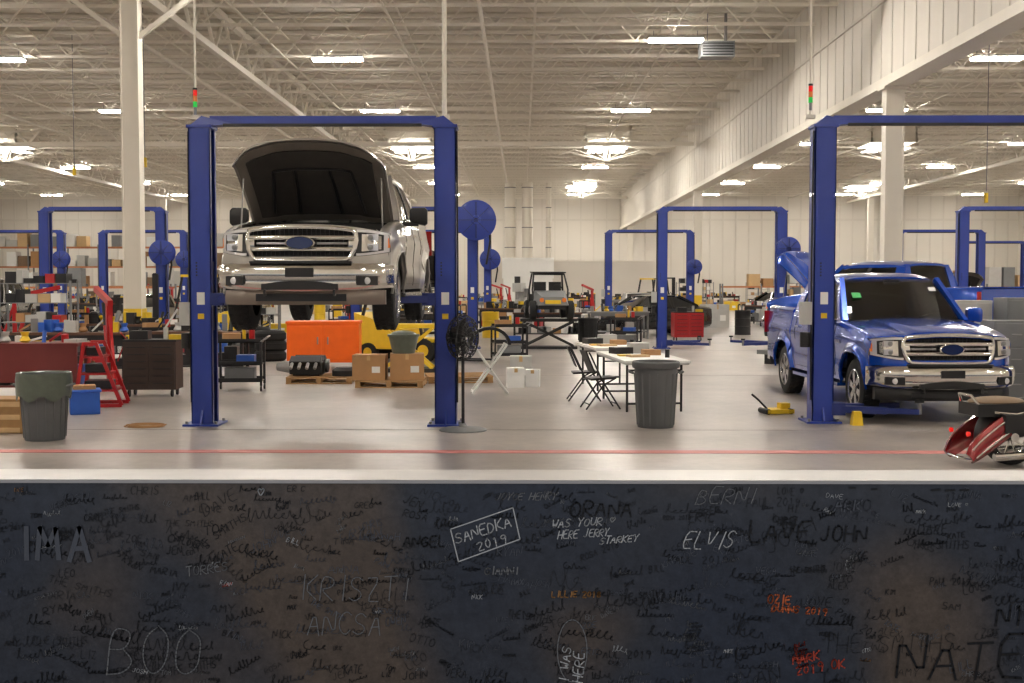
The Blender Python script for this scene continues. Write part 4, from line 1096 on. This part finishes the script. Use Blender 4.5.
for y in (36,40,44,50,55,60,67,75,82,88):
    x=-y*.42
    while x<y*.40:
        if not(.0<x<2.6 and y<60): tryplace(rr.choice(protos),x+rr.uniform(-.5,.5),y+rr.uniform(-1.2,1.2),1.15,rr.uniform(-.7,.7))
        x+=rr.uniform(2.0,3.0)
bxs=[cbox((-16,38,0),(1.0,.9,.9),0,card),cbox((10.9,49.5,0),(1,.9,1.0),0,card2),cbox((-7.2,40,0),(.9,.8,.5),.2,yellow,'plastic_bin'),cbox((14.6,39.5,0),(.9,.8,.6),.1,red,'plastic_bin'),cbox((10.9,53,0),(1,.8,.9),0,lgrey),cbox((12.6,53,0),(1,.8,.9),0,grey)]
for k in range(80):
    y=rr.uniform(38,88); x=rr.uniform(-.42*y,.40*y)
    if (-.2<x<2.8 and y<66) or 8.6<x<10: continue
    tryplace(rr.choice(bxs),x,y,.75,rr.uniform(-.5,.5),(1,1,rr.uniform(.6,1.3)))

# ---------- motorcycle bottom right (rear towards left)
b=MB()
def wheel(x,r,w):
    b.lathe((x,-w/2,r),(0,1,0),[(r*.72,0),(r*.9,0),(r,w*.25),(r,w*.75),(r*.9,w),(r*.72,w)],rubber,36,close=False)
    b.lathe((x,-w/2,r),(0,1,0),[(r*.72,.0),(r*.68,.02),(r*.68,w-.02),(r*.72,w)],chrome,36,close=False)
    for k in range(10):
        t=k*math.pi/5; b.bar((x,-.02,r),(x+r*.7*math.cos(t),-.02,r+r*.7*math.sin(t)),.02,chrome)
    b.cyl((x,-w*.7,r),(x,w*.7,r),.05,chrome)
wheel(.62,.32,.17); wheel(2.15,.32,.13)
def arch(cx,cz,r,a0,a1,w,m,th=.02,n=18):
    A=[];B=[]
    for i in range(n+1):
        t=math.radians(a0+(a1-a0)*i/n); ra=[];rb=[]
        for j in range(7):
            q=-1+2*j/6; rr_=r-.05*q**4; ra.append((cx+rr_*math.cos(t),q*w/2,cz+rr_*math.sin(t))); rb.append((cx+(rr_-th)*math.cos(t),q*w/2,cz+(rr_-th)*math.sin(t)))
        A.append(ra);B.append(rb)
    b.slab(A,B,m)
arch(.62,.32,.40,25,205,.24,black); arch(2.15,.32,.37,10,170,.17,bred)
for s in(-1,1):
    A=[];B=[]
    for i in range(15):
        u=i/14; x=.04+u*.46; zt=.16+.44*(u**.6); zb=.06+.30*u**1.2; ra=[];rb=[]
        for j in range(7):
            q=j/6; z=zb+(zt-zb)*q; y=s*(.22+.12*math.sin(math.pi*(.15+.7*q))*(1-.3*u)); ra.append((x-.06*q,y,z)); rb.append((x-.06*q,y-s*.04,z))
        A.append(ra);B.append(rb)
    b.slab(A,B,bred)
    for off,m,r_ in((.3,chrome,.010),(.8,chrome,.012)):
        b.tube([(.04+u/14*.46-.06*off,s*(.225+.12*math.sin(math.pi*(.15+.7*off))*(1-.3*u/14)),(.06+.30*(u/14)**1.2)+((.16+.44*((u/14)**.6))-(.06+.30*(u/14)**1.2))*off) for u in range(1,15)],r_,m,6)
    b.cyl((.3,s*.26,.12),(1.3,s*.24,.18),.045,chrome,n=14); b.lathe((.04,s*.2,.38),(-1,0,0),[(.025,0),(.03,.03),(.015,.04)],redl,14)
    # black side case above, behind red panel
    b.box((.62,s*.27,.50),(.46,.12,.20),black)
b.tube([(.04,-.3,.1),(.01,-.2,.1),(-.01,0,.1),(.01,.2,.1),(.04,.3,.1)],.018,chrome)
b.box((.45,0,.64),(.66,.46,.14),black); b.ell((.45,0,.72),(.33,.22,.06),tan,16,10); b.ell((1.0,0,.70),(.32,.19,.09),black,16,10)
b.tube([(.14,-.2,.70),(.08,-.14,.80),(.08,.14,.80),(.14,.2,.70)],.016,chrome); b.tube([(.3,-.24,.62),(.55,-.26,.60),(.8,-.24,.64)],.018,chrome)
b.ell((1.45,0,.84),(.32,.16,.15),bred,18,12); b.b2(.95,1.55,-.14,.14,.25,.6,dark); b.cyl((1.2,-.2,.45),(1.2,.2,.45),.14,chrome)
for k in range(5): b.lathe((1.3,0,.5+k*.045),(0,0,1),[(.13,0),(.13,.02)],steel,14)
for s in(-1,1): b.cyl((2.15,s*.1,.32),(1.78,s*.1,1.0),.025,chrome); b.tube([(1.78,s*.05,1.0),(1.72,s*.25,1.1),(1.55,s*.4,1.05)],.014,chrome); b.cyl((1.55,s*.4,1.05),(1.43,s*.42,1.03),.02,black)
b.lathe((1.92,0,.9),(1,0,0),[(.03,-.1),(.1,-.02),(.1,.04),(.08,.06)],chrome,18); b.bar((.5,0,.3),(1.8,0,.6),.08,dark); b.bar((1.5,0,.6),(1.8,0,.98),.06,dark)
b.bar((1.1,.1,.2),(1.05,.28,.0),.02,dark)
mo=b.obj('touring_motorcycle',(4.42,12.15,0),.12); mo.scale=(.9,.9,.9)

# ---------- world, camera
w=bpy.data.worlds.new('W'); sc.world=w; w.use_nodes=True
w.node_tree.nodes['Background'].inputs[0].default_value=(.55,.57,.62,1); w.node_tree.nodes['Background'].inputs[1].default_value=.75
cam=bpy.data.cameras.new('cam'); co=bpy.data.objects.new('camera',cam); sc.collection.objects.link(co); sc.camera=co
cam.sensor_width=36; cam.lens=36*1200/1024; cam.clip_end=400
co.location=(0,0,1.85); co.rotation_euler=(math.radians(90)-math.atan(58.5/1200),0,math.atan(10/1200))
